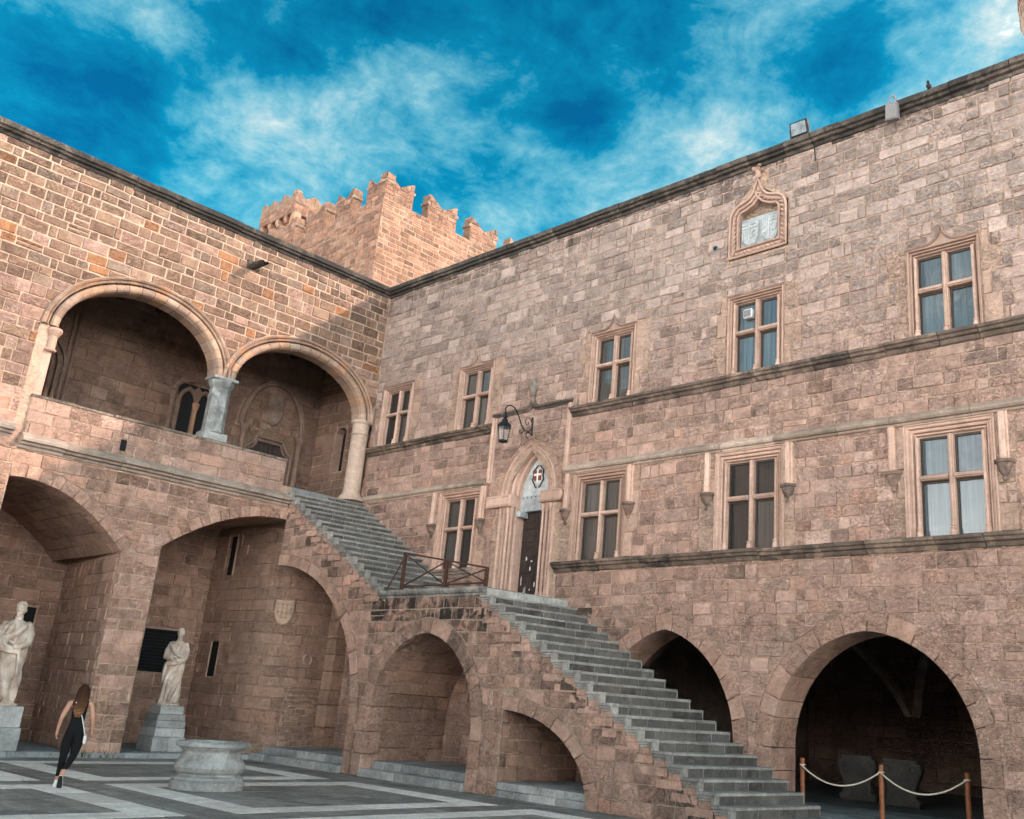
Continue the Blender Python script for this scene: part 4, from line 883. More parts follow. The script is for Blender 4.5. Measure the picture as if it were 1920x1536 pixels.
# interior of the lower loggia
FX = 0.10; LBX = -4.35
Geo().box(LBX, 0.16, -10.5, -2.3, -0.1, FX, (0.24, 0.245, 0.245)).obj('lower_floor', 'slab', wing)
kb = random.Random(81); u = -10.5
while u < -2.5:
    e = min(-2.45, u + kb.uniform(0.7, 1.2))
    if not (u < -5.9 and e > -6.85): Geo().box(-0.25, 0.20 + kb.uniform(-.006, .006), u + 0.004, e - 0.004, -0.05, FX + 0.012, pick(kb, [((0.27, 0.29, 0.30), 1), ((0.34, 0.35, 0.35), 1)]) + (0.1,), 0.01).obj('kerb_stone', 'slab', wing)
    u = e
lb = lambda u, v, n: (LBX + n, u, v)
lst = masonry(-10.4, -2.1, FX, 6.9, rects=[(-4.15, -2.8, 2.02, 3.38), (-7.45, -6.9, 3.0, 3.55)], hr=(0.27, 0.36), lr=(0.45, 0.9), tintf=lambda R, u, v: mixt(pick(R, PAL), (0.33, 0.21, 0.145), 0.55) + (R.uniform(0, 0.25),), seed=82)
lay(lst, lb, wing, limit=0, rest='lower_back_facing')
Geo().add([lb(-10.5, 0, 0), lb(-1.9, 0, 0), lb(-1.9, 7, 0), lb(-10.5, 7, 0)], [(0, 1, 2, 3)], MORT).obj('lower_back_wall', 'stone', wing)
def pierside(u, v, n):                                 # cross wall behind the pier: u runs from the front to the back
    t = u / 4.35; return (-u, -6.85 + 0.42 * t - n, v)
cst = masonry(0.05, 4.33, FX, 4.75, hr=(0.25, 0.34), lr=(0.3, 0.75), tintf=lambda R, u, v: mixt(pick(R, PAL), (0.44, 0.30, 0.21), 0.35) + (R.uniform(0, 0.2),), seed=83)
lay(cst, pierside, wing, 'cross_wall_block', limit=110, rest='cross_wall_facing')
Geo().add([pierside(0, 0, -0.01), pierside(4.4, 0, -0.01), pierside(4.4, 7, -0.01), pierside(0, 7, -0.01)], [(0, 1, 2, 3)], MORT).obj('cross_wall', 'stone', wing)
Geo().add([(0, -5.84, 0), (LBX, -5.9, 0), (LBX, -5.9, 7), (0, -5.84, 7)], [(0, 1, 2, 3)], MORT).obj('cross_wall_far_side', 'stone', wing)
Geo().add([(0, -9.74, 0), (LBX, -9.74, 0), (LBX, -9.74, 7), (0, -9.74, 7)], [(0, 1, 2, 3)], MORT).obj('end_wall', 'stone', wing)
Geo().add([(-0.3, -10, 6.85), (LBX, -10, 6.85), (LBX, 0.1, 6.85), (-0.3, 0.1, 6.85)], [(0, 1, 2, 3)], MORT).obj('vault_fill', 'stone', wing)
def vault(curve, mapf, n0, n1, parent, seed, name='vault_course', Lb=0.32, k=1.0):
    a, b, tot = even(curve, off(curve, 0.2), 200); R = random.Random(seed); n = round(tot / Lb)
    for i in range(n):
        s0 = i / n + 0.006 / tot; s1 = (i + 1) / n - 0.006 / tot; g = Geo()
        q = n0
        while q > n1 + 0.01:
            e = max(n1, q - R.uniform(0.5, 1.1)); pa = [res(a, s0), res(a, (s0 + s1) / 2), res(a, s1)]; pb = [res(b, s0), res(b, s1)]; dd = R.uniform(-0.008, 0.008)
            pp = [(x, y + dd) for x, y in pa] + pb[::-1]
            v = [mapf(x, y, q - 0.006) for x, y in pp] + [mapf(x, y, e + 0.006) for x, y in pp]; m = len(pp)
            g.add(v, [(j, (j + 1) % m, m + (j + 1) % m, m + j) for j in range(m)], tuple(k * x for x in mixt(pick(R, PAL), (0.42, 0.29, 0.2), 0.4)) + (R.uniform(0, 0.2),)); q = e
        g.obj(name, 'stone', parent)
vault(P1i, mapA, -0.5, -4.35, wing, 84); vault(P2i, mapA, -0.5, -4.35, wing, 85)
gr = Geo().box(LBX + 0.002, LBX + 0.02, -4.08, -2.86, 2.08, 3.30, (0, 0, 0)).obj('grille_window', 'dark', wing)
g = Geo()
for i in range(14): y = -4.05 + i * 0.09; g.tube([(LBX + 0.05, y, 2.08), (LBX + 0.05, y, 3.30)], 0.009, 5)
for i in range(13): z = 2.12 + i * 0.095; g.tube([(LBX + 0.055, -4.08, z), (LBX + 0.055, -2.86, z)], 0.009, 5)
g.obj('grille', 'iron', gr)
g = Geo(); o = [(-4.16, 3.38), (-3.7, 3.38), (-3.55, 3.42), (-3.47, 3.56), (-3.39, 3.42), (-3.24, 3.38), (-2.78, 3.38)]
g.sweep([(-4.12, 2.04), (-4.12, 3.34), (-2.82, 3.34), (-2.82, 2.04)], [(-0.04, 0.0), (-0.04, 0.05), (0.02, 0.07), (0.05, 0.0)], lb, tint=dress(k=0.9)); g.sweep(o, [(-0.02, 0), (0, 0.07), (0.03, 0)], lb, tint=dress(k=0.8)); g.obj('window_frame', 'dressed', gr)
Geo().box(LBX + 0.002, LBX + 0.02, -7.42, -6.95, 3.03, 3.52, (0, 0, 0)).obj('small_window', 'dark', wing)
# stone water spout high on the wall, with its broken trough
spout = thing('water_spout', 'broken stone water spout jutting from the sunlit wall above the arches', 'spout', (0, -4.9, 13.5))
g = Geo(); prf = [(0.13 * math.cos(a), 0.13 * math.sin(a)) for a in [math.pi + math.pi * i / 10 for i in range(11)]]; inn = [(0.075 * math.cos(a), 0.02 + 0.075 * math.sin(a)) for a in [math.tau - math.pi * i / 10 for i in range(11)]]
pl = prf + inn; v = [];
for k, (x, dz, s_) in enumerate(((-0.1, 0.0, 1.0), (0.35, -0.03, 0.98), (0.68, -0.06, 0.9), (0.72, -0.07, 0.8))): v += [(x + (0.03 * math.sin(i * 2.3) if k > 1 else 0), -4.86 + a * s_, 13.55 + b * s_ + dz) for i, (a, b) in enumerate(pl)]
m = len(pl); g.add(v, [(k * m + i, k * m + (i + 1) % m, (k + 1) * m + (i + 1) % m, (k + 1) * m + i) for k in range(3) for i in range(m)], (0.15, 0.12, 0.10, 0.7)); g.obj('trough', 'stone', spout)
g = Geo().box(-0.02, 0.06, -5.06, -4.66, 13.38, 13.66, (0.09, 0.075, 0.065, 0.6), 0.02); g.obj('socket_stone', 'stone', spout)

# ---------------------------------------------------------------- rounded corner block inside the lower loggia
blk = thing('rounded_corner_block', 'round cornered masonry block under the stairs behind the half arch', 'wall', (-1.5, -1, 0))
def rb(u, v, n):
    a = 3.05; r = 1.1; q = r * math.pi / 2
    if u < a: return (LBX + u, -2.15 - n, v)
    if u < a + q:
        t = (u - a) / r; return (LBX + a + (r + n) * math.sin(t), -1.05 - (r + n) * math.cos(t), v)
    return (LBX + a + r + n, -1.05 + (u - a - q), v)
q = 1.1 * math.pi / 2; UT = 3.05 + q + 1.05
def t_rb(R, u, v): return mixt(pick(R, PAL), (0.36, 0.235, 0.165), 0.5) + (R.uniform(0, 0.25),)
RUB = (3.05 + 1.30, UT - 0.05, 0.36, 1.75)
st = masonry(0.0, UT, 0.34, 6.5, rects=[(0.80, 1.25, 2.06, 3.07), (0.92, 1.42, 5.05, 6.25), RUB], hr=(0.26, 0.36), lr=(0.45, 0.95), joint=0.014, tintf=t_rb, seed=91)
st += masonry(RUB[0], RUB[1], RUB[2], RUB[3], hr=(0.10, 0.2), lr=(0.10, 0.32), joint=0.03, tintf=lambda R, u, v: mixt(pick(R, PAL), (0.36, 0.26, 0.19), 0.4) + (0.2,), seed=92, wav=0.03)
lay(st, rb, blk, 'ashlar_block', 'stone', 220, dense=0.2)
us = [0, 0.8, 0.81, 1.24, 1.25, 2.0, 3.05] + [3.05 + q * i / 12 for i in range(1, 13)] + [UT]; g = Geo()
for i in range(len(us) - 1):
    zs = [(0, 6.9)] if not (0.8 < (us[i] + us[i + 1]) / 2 < 1.25) else [(0, 2.06), (3.07, 5.05), (6.25, 6.9)]
    for z0_, z1_ in zs: g.add([rb(us[i], z0_, -0.012), rb(us[i + 1], z0_, -0.012), rb(us[i + 1], z1_, -0.012), rb(us[i], z1_, -0.012)], [(0, 1, 2, 3)], MORT)
g.obj('wall_core', 'stone', blk)
for z0_, z1_ in ((2.06, 3.07), (5.05, 6.25)):
    g = Geo(); g.box(LBX + 0.80, LBX + 1.25, -2.13, -1.85, z0_, z1_, (0.3, 0.22, 0.16)); sw = g.obj('slit_window', 'dark', blk)
    g = Geo().sweep([(0.80, z0_), (0.80, z1_), (1.25, z1_), (1.25, z0_)], [(0, -0.2), (0, 0.02), (0.05, 0.03), (0.06, 0)], rb, tint=dress(k=0.9)); g.obj('slit_frame', 'dressed', sw)
g = Geo(); uc = 3.05 + 0.95
g.prism(shield_poly(uc, 3.98, 0.52, 0.72), rb, 0.09, -0.01, (0.42, 0.30, 0.22, 0.1), 0.03); sh = g.obj('shield', 'dressed', blk)
g = Geo()
for i in range(4):
    for k in range(4):
        x = uc - 0.17 + i * 0.115; z = 3.80 + k * 0.12
        if abs(x - uc) < 0.2 and not (k == 0 and i in (0, 3)): g.prism([(x - 0.045, z), (x, z - 0.05), (x + 0.045, z), (x, z + 0.05)], rb, 0.115, 0.08, (0.45, 0.32, 0.24, 0.1), 0.012)
g.obj('lozenge', 'dressed', sh)
g = Geo(); uc2 = 3.05 + q + 0.1; cpts = [(uc2 + 0.13 * math.cos(math.tau * i / 16), 2.68 + 0.15 * math.sin(math.tau * i / 16)) for i in range(16)]
g.sweep(cpts, [(-0.03, 0.02), (0.0, 0.06), (0.03, 0.02)], rb, closed=True, tint=dress(k=0.8)); g.obj('roundel', 'dressed', blk)
# jamb beside the block, built of big squared stones
g = thing('doorway_jamb', 'pale squared stone jamb against the wall right of the rounded block', 'wall', (0.1, -0.2, 0.3)); z = 0.3; R = random.Random(95)
while z < 4.6:
    h = R.uniform(0.4, 0.62); Geo().box(-0.19, 0.30, -0.40 + R.uniform(-.01, .01), 0.0, z + 0.006, z + h - 0.006, mixt(pick(R, PAL), (0.45, 0.30, 0.20), 0.5) + (0.1,), 0.02).obj('jamb_block', 'stone', g); z += h

# ---------------------------------------------------------------- outside staircase
stair = thing('stone_staircase', 'long outside stone staircase on arches running down along the shaded wall', 'staircase', (8, -1.2, 0))
SK = 0.28
skew = lambda x, y, z: (x + SK * (y - SY) / -SY, y, z)
PST = [((0.185, 0.178, 0.165), 4), ((0.205, 0.197, 0.182), 3), ((0.165, 0.16, 0.15), 2)]
def step(xb, xf, z, zd, seed, first=False):
    R = random.Random(seed)
    g = Geo(); pale = pick(R, [((0.34, 0.325, 0.30), 1), ((0.38, 0.36, 0.33), 1), ((0.28, 0.27, 0.255), 1)]) + (R.uniform(0.1, 0.5),)
    # core whose colour shows as pale mortar in the joints
    g.box(xb - 0.06, xf - 0.022, SY + 0.03, 0.02, z - zd, z - 0.02, (0.46, 0.46, 0.43, 0.2), fn=skew)
    y0, y1 = SY - 0.10, SY + 0.03
    g.box(xb - 0.05, xf + 0.035, y0, y1, z - 0.055, z + 0.002, pale, 0.008)
    g.box(xb - 0.04, xf + 0.01, y0 + 0.03, y1, z - 0.10, z - 0.057, pale, 0.006)
    g.box(xb - 0.03, xf - 0.012, y0 + 0.055, y1, z - 0.15, z - 0.102, pale, 0.006)
    g.box(xf - 0.055, xf + 0.034, y0, y1, z - 0.196, z - 0.057, pale, 0.008)
    red = mixt(pick(R, PAL), (0.40, 0.27, 0.2), 0.4) + (R.uniform(0.1, 0.6),)
    g.box(xb - 0.02, xf - 0.06, SY - 0.03, y1, z - 0.27, z - 0.152, red, 0.008); g.box(xb - 0.3, xf - 0.06, SY - 0.026, y1, z - 0.42, z - 0.272, red, 0.008)
    s = g.obj('step', 'slab', stair)
    # riser blocks below, long worn tread slabs above
    y = SY + 0.035; tt = 0.055
    while y < 0.0:
        e = min(0.0, y + R.uniform(0.28, 0.8)); e = 0.0 if -e < 0.2 else e
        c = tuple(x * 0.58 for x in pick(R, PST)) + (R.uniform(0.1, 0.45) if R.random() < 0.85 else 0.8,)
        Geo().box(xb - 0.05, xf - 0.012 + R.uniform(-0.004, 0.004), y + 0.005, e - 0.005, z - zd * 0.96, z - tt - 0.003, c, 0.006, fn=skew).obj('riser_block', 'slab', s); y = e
    y = SY + 0.035
    while y < 0.0:
        e = min(0.0, y + R.uniform(0.9, 1.7)); e = 0.0 if -e < 0.5 else e
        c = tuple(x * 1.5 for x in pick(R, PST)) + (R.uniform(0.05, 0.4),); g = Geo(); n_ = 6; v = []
        # the nosing is worn hollow and chipped along its edge
        for i in range(n_ + 1):
            yy = y + 0.004 + (e - y - 0.008) * i / n_; w = 0.010 * math.exp(-((yy + 1.1) / 0.6) ** 2) + R.uniform(0, 0.004); q = xf + 0.012 - R.uniform(0, 0.012)
            v += [skew(*p) for p in ((xb - 0.05, yy, z - 0.002), (q - 0.05, yy, z - w * 0.7), (q - 0.014, yy, z - w - 0.003), (q, yy, z - w - 0.016), (q, yy, z - tt), (xb - 0.05, yy, z - tt))]
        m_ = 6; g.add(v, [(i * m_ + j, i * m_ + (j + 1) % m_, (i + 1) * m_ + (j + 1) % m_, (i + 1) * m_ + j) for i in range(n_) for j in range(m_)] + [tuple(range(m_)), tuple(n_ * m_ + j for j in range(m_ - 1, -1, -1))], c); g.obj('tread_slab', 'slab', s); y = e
TU, RU = 0.32, (7.43 - 4.27) / 17; TL_, RL = 0.335, 4.27 / 22
for k in range(17): step(-0.47 + TU * k, -0.15 + TU * k, 7.43 - RU * k, RU + 0.02, 100 + k)
for k in range(1, 22): step(8.75 + TL_ * (k - 1), 8.75 + TL_ * k, 4.27 - RL * k, RL + 0.02, 200 + k)
# landing
lmap = lambda u, v, n: skew(u, v, 4.27 + n)
ls = masonry(4.95, 8.75, SY, 0.0, hr=(0.5, 0.7), lr=(0.6, 1.1), joint=0.012, tintf=lambda R, u, v: pick(R, PST) + (0.3,), seed=111, wav=0, split=0)
land = Geo().box(4.95, 8.74, SY + 0.02, 0.02, 4.0, 4.262, (0.42, 0.42, 0.40, 0.2), fn=skew).obj('landing', 'slab', stair)
lay(ls, lmap, land, 'slab', 'slab', 60, depth=0.0, base=-0.012, bev=0.008, jd=0.06)
course(land, 'landing_edge', 4.95, 8.78, 4.21, [(-0.14, -0.02), (-0.12, 0.03), (-0.07, 0.04), (-0.05, 0.09), (0.0, 0.12), (0.065, 0.12), (0.07, -0.05)], mapS, (0.7, 1.2), lambda R, u: (0.30, 0.29, 0.27, R.uniform(0.3, 0.8)), 'slab', 112)
# front wall with its three arches
Q1 = [ellarch(0.0, 1.45, 4.30, 3.70, w, 40, 1.9, math.pi / 2, 0.0) for w in (0, 0.30)]
Q1 = [jamb(c, 0.0, False, True) for c in Q1]
Q2 = [jamb(pointed(6.90, 1.85, 1.25, 2.02, w), 0.0) for w in (0, 0.34)]
Q3 = [ellarch(9.66, -0.02, 2.52, 1.71, w, 40, 2.0, math.pi / 2, 0.0) for w in (0, 0.28)]
p1 = [(-0.2, -0.1), (-0.2, Q1[1][0][1])] + Q1[1]; p3_ = [(9.66, -0.1), (9.66, Q3[1][0][1])] + Q3[1] + [(Q3[1][-1][0], -0.1)]
def sl(x): return stair_line(x) - (0.36 if (x < 5 or x > 8.75) else 0.17)
def scut(p):
    cx = sum(w[0] for w in p) / len(p)
    if cx < 5.1: p = clip(p, 0, sl(0), -0.50, -0.866)
    if 4.9 < cx < 8.9 and len(p) > 2: p = clip(p, 6, 4.12, 0, -1)
    if cx > 8.6 and len(p) > 2: p = clip(p, 12, sl(12), -0.501, -0.8655)
    return p
def t_stair(R, u, v):
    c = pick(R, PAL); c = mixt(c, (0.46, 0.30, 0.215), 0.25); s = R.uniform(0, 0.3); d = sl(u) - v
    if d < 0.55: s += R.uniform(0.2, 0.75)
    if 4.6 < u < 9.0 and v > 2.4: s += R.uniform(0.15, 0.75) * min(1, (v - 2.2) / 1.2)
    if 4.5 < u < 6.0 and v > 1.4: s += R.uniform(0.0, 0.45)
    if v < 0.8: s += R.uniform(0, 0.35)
    return c + (min(s, 0.95),)
st = masonry(0.02, 15.9, 0.0, 7.2, polys=[p1, Q2[1], p3_], hr=(0.25, 0.36), lr=(0.25, 0.62), joint=0.018, tintf=t_stair, cut=scut, seed=121)
lay(st, mapS, stair, 'ashlar_block', 'stone', 300, seed=122)
outer = [(0, 0), (15.7, 0), (15.7, 0.1), (8.75, sl(8.76)), (8.75, 4.15), (5.0, 4.15), (4.99, sl(4.99)), (0, sl(0))]
h1 = [(0.02, 0.02)] + [(0.02, mid(*Q1)[0][1])] + mid(*Q1)[1:-1] + [(mid(*Q1)[-1][0], 0.02)]; h2 = mid(*Q2); h2 = [(x, max(y, 0.02)) for x, y in h2]
h3 = [(9.70, 0.02), (9.70, mid(*Q3)[0][1])] + [p for p in mid(*Q3) if p[0] > 9.72 and p[1] > 0.03]
backing(outer, [clean(h1), clean(h2), clean(h3)], mapS, 0.0, (0.50, 0.38, 0.29, 0.1), 'wall_core', stair)
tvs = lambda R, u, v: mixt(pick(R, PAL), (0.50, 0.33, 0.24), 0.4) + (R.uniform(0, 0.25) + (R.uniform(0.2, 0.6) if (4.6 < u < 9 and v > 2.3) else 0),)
ring(Q1[0], Q1[1], mapS, 0.035, -0.45, 0.55, tvs, stair, seed=131)
ring(Q2[0], Q2[1], mapS, 0.035, -0.45, 0.50, tvs, stair, seed=132)
ring(Q3[0], Q3[1], mapS, 0.035, -0.45, 0.50, tvs, stair, seed=133)
vault([p for p in Q1[0] if p[1] > 0.35], mapS, -0.45, -2.43, stair, 134)
vault(Q2[0], mapS, -0.45, -2.43, stair, 135, k=0.9)
vault([p for p in Q3[0] if p[1] > 0.1], mapS, -0.45, -2.43, stair, 136, k=0.9)
jst = masonry(0.0, 2.4, 0.27, 1.75, hr=(0.26, 0.34), lr=(0.35, 0.7), tintf=t_rb, seed=137); jm = lambda u, v, n: (9.67 + n, SY + u, v)
lay(jst, jm, stair, limit=0, rest='jamb_facing'); Geo().add([jm(0, 0, 0), jm(2.45, 0, 0), jm(2.45, 2, 0), jm(0, 2, 0)], [(0, 1, 2, 3)], MORT).obj('jamb_core', 'stone', stair)
# grey thresholds in the arches
def thresh(x0, x1, tiers, seed):
    R = random.Random(seed)
    for y0, z0_, z1_ in tiers:
        u = x0
        while u < x1 - 0.01:
            e = min(x1, u + R.uniform(0.45, 1.0)); e = x1 if x1 - e < 0.25 else e
            Geo().box(u + 0.004, e - 0.004, y0 + R.uniform(-.006, .006), -0.05, z0_, z1_ + R.uniform(-.004, .004), pick(R, [((0.33, 0.335, 0.33), 2), ((0.40, 0.40, 0.385), 2), ((0.28, 0.285, 0.28), 1)]) + (R.uniform(0.0, 0.3),), 0.014).obj('threshold_stone', 'slab', stair); u = e
thresh(0.25, 4.28, ((SY - 0.12, -0.03, 0.17), (SY + 0.28, 0.16, 0.34)), 141)
thresh(5.07, 8.73, ((SY - 0.10, -0.03, 0.17), (SY + 0.28, 0.16, 0.34)), 142)
thresh(9.69, 12.15, ((SY - 0.02, -0.03, 0.13), (SY + 0.0, 0.132, 0.28)), 143)
# iron railing on the landing
rail = thing('iron_railing', 'rusty brown iron railing with crossed bars on the stair landing', 'railing', (7.1, -2.35, 4.27))
RY = -2.36; tops = [(5.62, 5.19), (7.24, 4.92), (8.66, 4.69)]; rt = lambda x: 5.19 - 0.1645 * (x - 5.62)
for x, z in tops: Geo().box(x - 0.04, x + 0.04, RY - 0.035, RY + 0.035, 4.27, z, (0, 0, 0), 0.006).obj('post', 'rust', rail)
Geo().box(5.58, 8.69, RY - 0.04, RY + 0.04, 0.0, 0.04, (0, 0, 0), 0.006, fn=lambda x, y, z: (x, y, z + rt(x))).obj('top_rail', 'rust', rail)
Geo().box(5.655, 8.625, RY - 0.02, RY + 0.02, 4.36, 4.395, (0, 0, 0), 0.005).obj('bottom_rail', 'rust', rail)
for a, b in ((5.65, 7.19), (7.25, 8.63)):
    for k, (z0_, z1_) in enumerate(((4.40, rt(b) - 0.01), (rt(a) - 0.01, 4.40))): Geo().tube([(a, RY + 0.012 * (-1) ** k, z0_), (b, RY + 0.012 * (-1) ** k, z1_)], 0.018, 6).obj('cross_bar', 'rust', rail)
Geo().tube([(5.0, RY, 4.28), (5.60, RY, 5.1)], 0.016, 6).obj('brace', 'rust', rail)

# ---------------------------------------------------------------- keep behind the corner
keep = thing('crenellated_keep', 'square stone keep with swallowtail battlements behind the corner, its right face sunlit', 'tower', (-18.5, 13.5, 10))
KX, KY, KB, KT = -13.17, 7.75, 26.1, 27.56
mR = lambda u, v, n: (KX + n, u, v); mL = lambda u, v, n: (u, KY - n, v)
KX2, KY2 = -24.6, 19.6
merR = [(KY, 9.53), (10.55, 12.5), (13.5, 15.5), (16.5, 18.4)]; merL = [(-14.75, KX - 0.021), (-17.55, -16.05), (-20.4, -18.55), (-23.4, -21.6)]
def t_keep(R, u, v): return pick(R, [((0.32, 0.165, 0.108), 4), ((0.27, 0.145, 0.098), 3), ((0.37, 0.205, 0.14), 3), ((0.21, 0.12, 0.085), 1.5)]) + (R.uniform(0, 0.3),)
def crown(ms, lo, hi):
    # crenels and swallowtail notches as openings
    ms = sorted(ms); r = []; p = []; e = lo
    for a, b in ms:
        if a > e + 0.01: r.append((e, a, KB, KT + 1))
        m = (a + b) / 2; p += [[(a + 0.10, KT + 0.03), (m, KT + 0.03), (m, KT - 0.52)], [(m, KT + 0.03), (b - 0.10, KT + 0.03), (m, KT - 0.52)]]; e = b
    if e < hi: r.append((e, hi, KB, KT + 1))
    return r, p
for ms, lo, hi, mf, sd, lim in ((merR, KY, KY2, mR, 151, 170), (merL, KX2, KX, mL, 152, 130)):
    r, p = crown(ms, lo, hi)
    st = masonry(lo, hi, 18.0, KT, rects=r, polys=p, hr=(0.24, 0.34), lr=(0.35, 0.8), joint=0.028 if mf is mR else 0.014, tintf=t_keep, seed=sd)
    lay(st, mf, keep, 'ashlar_block', 'stone', lim, seed=sd)
tk = (0.50, 0.32, 0.22, 0.1)
Geo().add([(KX, KY, 0), (KX2, KY, 0), (KX2, KY2, 0), (KX, KY2, 0), (KX, KY, KB), (KX2, KY, KB), (KX2, KY2, KB), (KX, KY2, KB), (KX - 0.55, KY + 0.55, KB), (KX2 + 0.55, KY + 0.55, KB), (KX2 + 0.55, KY2 - 0.55, KB), (KX - 0.55, KY2 - 0.55, KB), (KX - 0.55, KY + 0.55, KB - 1.2), (KX2 + 0.55, KY + 0.55, KB - 1.2), (KX2 + 0.55, KY2 - 0.55, KB - 1.2), (KX - 0.55, KY2 - 0.55, KB - 1.2)],
    [(0, 1, 5, 4), (1, 2, 6, 5), (2, 3, 7, 6), (3, 0, 4, 7), (4, 5, 9, 8), (5, 6, 10, 9), (6, 7, 11, 10), (7, 4, 8, 11), (8, 9, 13, 12), (9, 10, 14, 13), (10, 11, 15, 14), (11, 8, 12, 15), (12, 13, 14, 15)], tk).obj('wall_core', 'stone', keep)
def merlon(a, b, mf, n0, n1, parent=keep, rolls=True):
    m = (a + b) / 2; w = b - a
    dz = 0.0 if mf is mR else -0.017; g = Geo(); g.prism([(a, KB - 0.02), (b, KB - 0.02), (b, KT + dz), (b - 0.10, KT + dz), (m, KT - 0.52 + dz), (a + 0.10, KT + dz), (a, KT + dz)], mf, n0, n1, (0.36, 0.21, 0.14, 0.3)); o = g.obj('merlon', 'stone', parent)
    for s in (a, b) if rolls else ():
        e = mf(s, KT - 0.52, n0 + 0.03); g = Geo(); f = mf(s, KT - 0.52, n1 - 0.03)
        g.tube([f, e], 0.105, 8, (0.30, 0.21, 0.15, 0.4)); g.obj('merlon_roll', 'dressed', o)
for a, b in merR: merlon(a, b, mR, -0.005, -0.55)
for a, b in merL: merlon(a, b, mL, -0.005, -0.55)
for a, b in merR: merlon(a, b, lambda u, v, n: (KX2 + 0.55 + n, u, v), 0.0, -0.55, rolls=False)
for a, b in merL: merlon(a, b, lambda u, v, n: (u, KY2 - n, v), 0.55, 0.0, rolls=False)
# watch turret beyond the keep
tur = thing('corbelled_watch_turret', 'small square watch turret with corbelled spiked parapet left of the keep', 'tower', (-25.4, 10.3, 10))
TX, TY = -23.4, 8.43; TX2, TY2 = TX - 3.85, TY + 3.85
Geo().box(TX2 + 0.5, TX - 0.5, TY + 0.5, TY2 - 0.5, 0, 28.9, (0.38, 0.23, 0.16, 0.2)).obj('shaft', 'stone', tur)
for mf, lo, hi, sd in ((lambda u, v, n: (TX - 0.5 + n, u, v), TY + 0.5, TY2 - 0.5, 161), (lambda u, v, n: (u, TY + 0.5 - n, v), TX2 + 0.5, TX - 0.5, 162)):
    lay(masonry(lo, hi, 24.0, 28.4, hr=(0.28, 0.36), lr=(0.4, 0.8), tintf=t_keep, seed=sd), mf, tur, 'ashlar_block', limit=40, seed=sd)
Geo().box(TX2, TX, TY, TY2, 28.75, 29.55, (0.38, 0.23, 0.16, 0.2), 0.02).obj('parapet', 'stone', tur)
for mf, lo, hi, sd in ((lambda u, v, n: (TX + n, u, v), TY, TY2, 163), (lambda u, v, n: (u, TY - n, v), TX2, TX, 164)):
    st = masonry(lo, hi, 28.78, 29.5, hr=(0.24, 0.3), lr=(0.35, 0.8), tintf=t_keep, seed=sd); lay(st, mf, tur, 'ashlar_block', limit=40, seed=sd)
for k in range(4):
    w = 3.85 / 3; 
    for mf, lo in ((lambda u, v, n: (TX + n, u, v), TY), (lambda u, v, n: (u, TY - 0.013 - n, v - 0.021), TX2), (lambda u, v, n: (u, TY2 + 0.013 + n, v - 0.017), TX2), (lambda u, v, n: (TX2 - 0.007 - n, u, v + 0.009), TY)):
        if k < 3:
            a = lo + k * w; e_ = 0.011; g = Geo(); g.prism([(a + e_, 29.54), (a + w - e_, 29.54), (a + w - e_, 30.25), (a + w - 0.08, 30.25), (a + w / 2, 29.85), (a + 0.08, 30.25), (a + e_, 30.25)], mf, 0.0, -0.4, (0.36, 0.22, 0.15, 0.3)); g.obj('merlon', 'stone', tur)
for k in range(5):
    for ax in (0, 1):
        q = 0.12 + k * 0.88; w = 0.3; g = Geo()
        pf = [(0.0, 28.0), (0.12, 28.02), (0.22, 28.2), (0.22, 28.3), (0.36, 28.34), (0.46, 28.5), (0.46, 28.76), (0.0, 28.76)]
        if ax: v = [(TX - 0.5 + n, TY + q + s * w, z) for s in (0, 1) for n, z in pf]
        else: v = [(TX2 + q + s * w, TY + 0.5 - n, z) for s in (0, 1) for n, z in pf]
        m = len(pf); g.add(v, [tuple(range(m)), tuple(range(2 * m - 1, m - 1, -1))] + [(i, (i + 1) % m, m + (i + 1) % m, m + i) for i in range(m)], t_keep(rnd, 0, 0)); g.obj('corbel', 'dressed', tur)
# bartizan on the roof at the right edge of the picture
bart = thing('roof_bartizan', 'rounded stone bartizan on the roof at the top right edge', 'tower', (21.4, 0.4, 14.6))
BCX, BCY = 21.35, 0.55
Geo().lathe(BCX, BCY, [(0.62, 14.4), (0.68, 14.85), (0.85, 14.95), (0.95, 15.1), (1.02, 15.2), (1.10, 15.28), (1.15, 15.45), (1.17, 15.6), (1.17, 19.0)], 28, (0.38, 0.28, 0.22, 0.3)).obj('wall_core', 'dressed', bart)
bmf = lambda u, v, n: (BCX + (1.17 + n) * math.cos(u / 1.17), BCY + (1.17 + n) * math.sin(u / 1.17), v)
lay(masonry(0, 1.17 * math.tau, 15.62, 19.0, hr=(0.28, 0.36), lr=(0.4, 0.8), tintf=lambda R, u, v: pick(R, PAL) + (0.3,), seed=171), bmf, bart, 'ashlar_block', limit=30, dense=0.2)
# unseen wing behind the photographer, added for warm bounce light and pane reflections
opp = thing('courtyard_wing', 'unseen stone wing across the courtyard, added for bounce light and reflections', 'building', (20, -36, 0))
om = lambda u, v, n: (u, -35.0 + n, v)
oa = [pointed(3.5 + 6.2 * i, 2.0, 1.4, 2.2) for i in range(7)]
backing([(-2, 0), (44, 0), (44, 6.5), (-2, 6.5)], [clean([(c[0][0], 0.02)] + c + [(c[-1][0], 0.02)]) for c in oa], om, 0.0, (0.50, 0.34, 0.24, 0.1), 'wall_core', opp)  # kept low so more sky light reaches the lower walls
Geo().box(-2, 44, -42, -36.2, 0, 6.48, (0.3, 0.22, 0.17)).obj('rooms', 'stone', opp)
for i in range(7):
    for x in (3.5 + 6.2 * i,): Geo().box(x - 0.6, x + 0.6, -35.0, -34.98, 4.6, 5.7, (0, 0, 0)).obj('window', 'dark', opp)
course(opp, 'coping_stone', -2, 44, 6.45, COPE, om, (1.5, 3.0), tcope, seed=181)

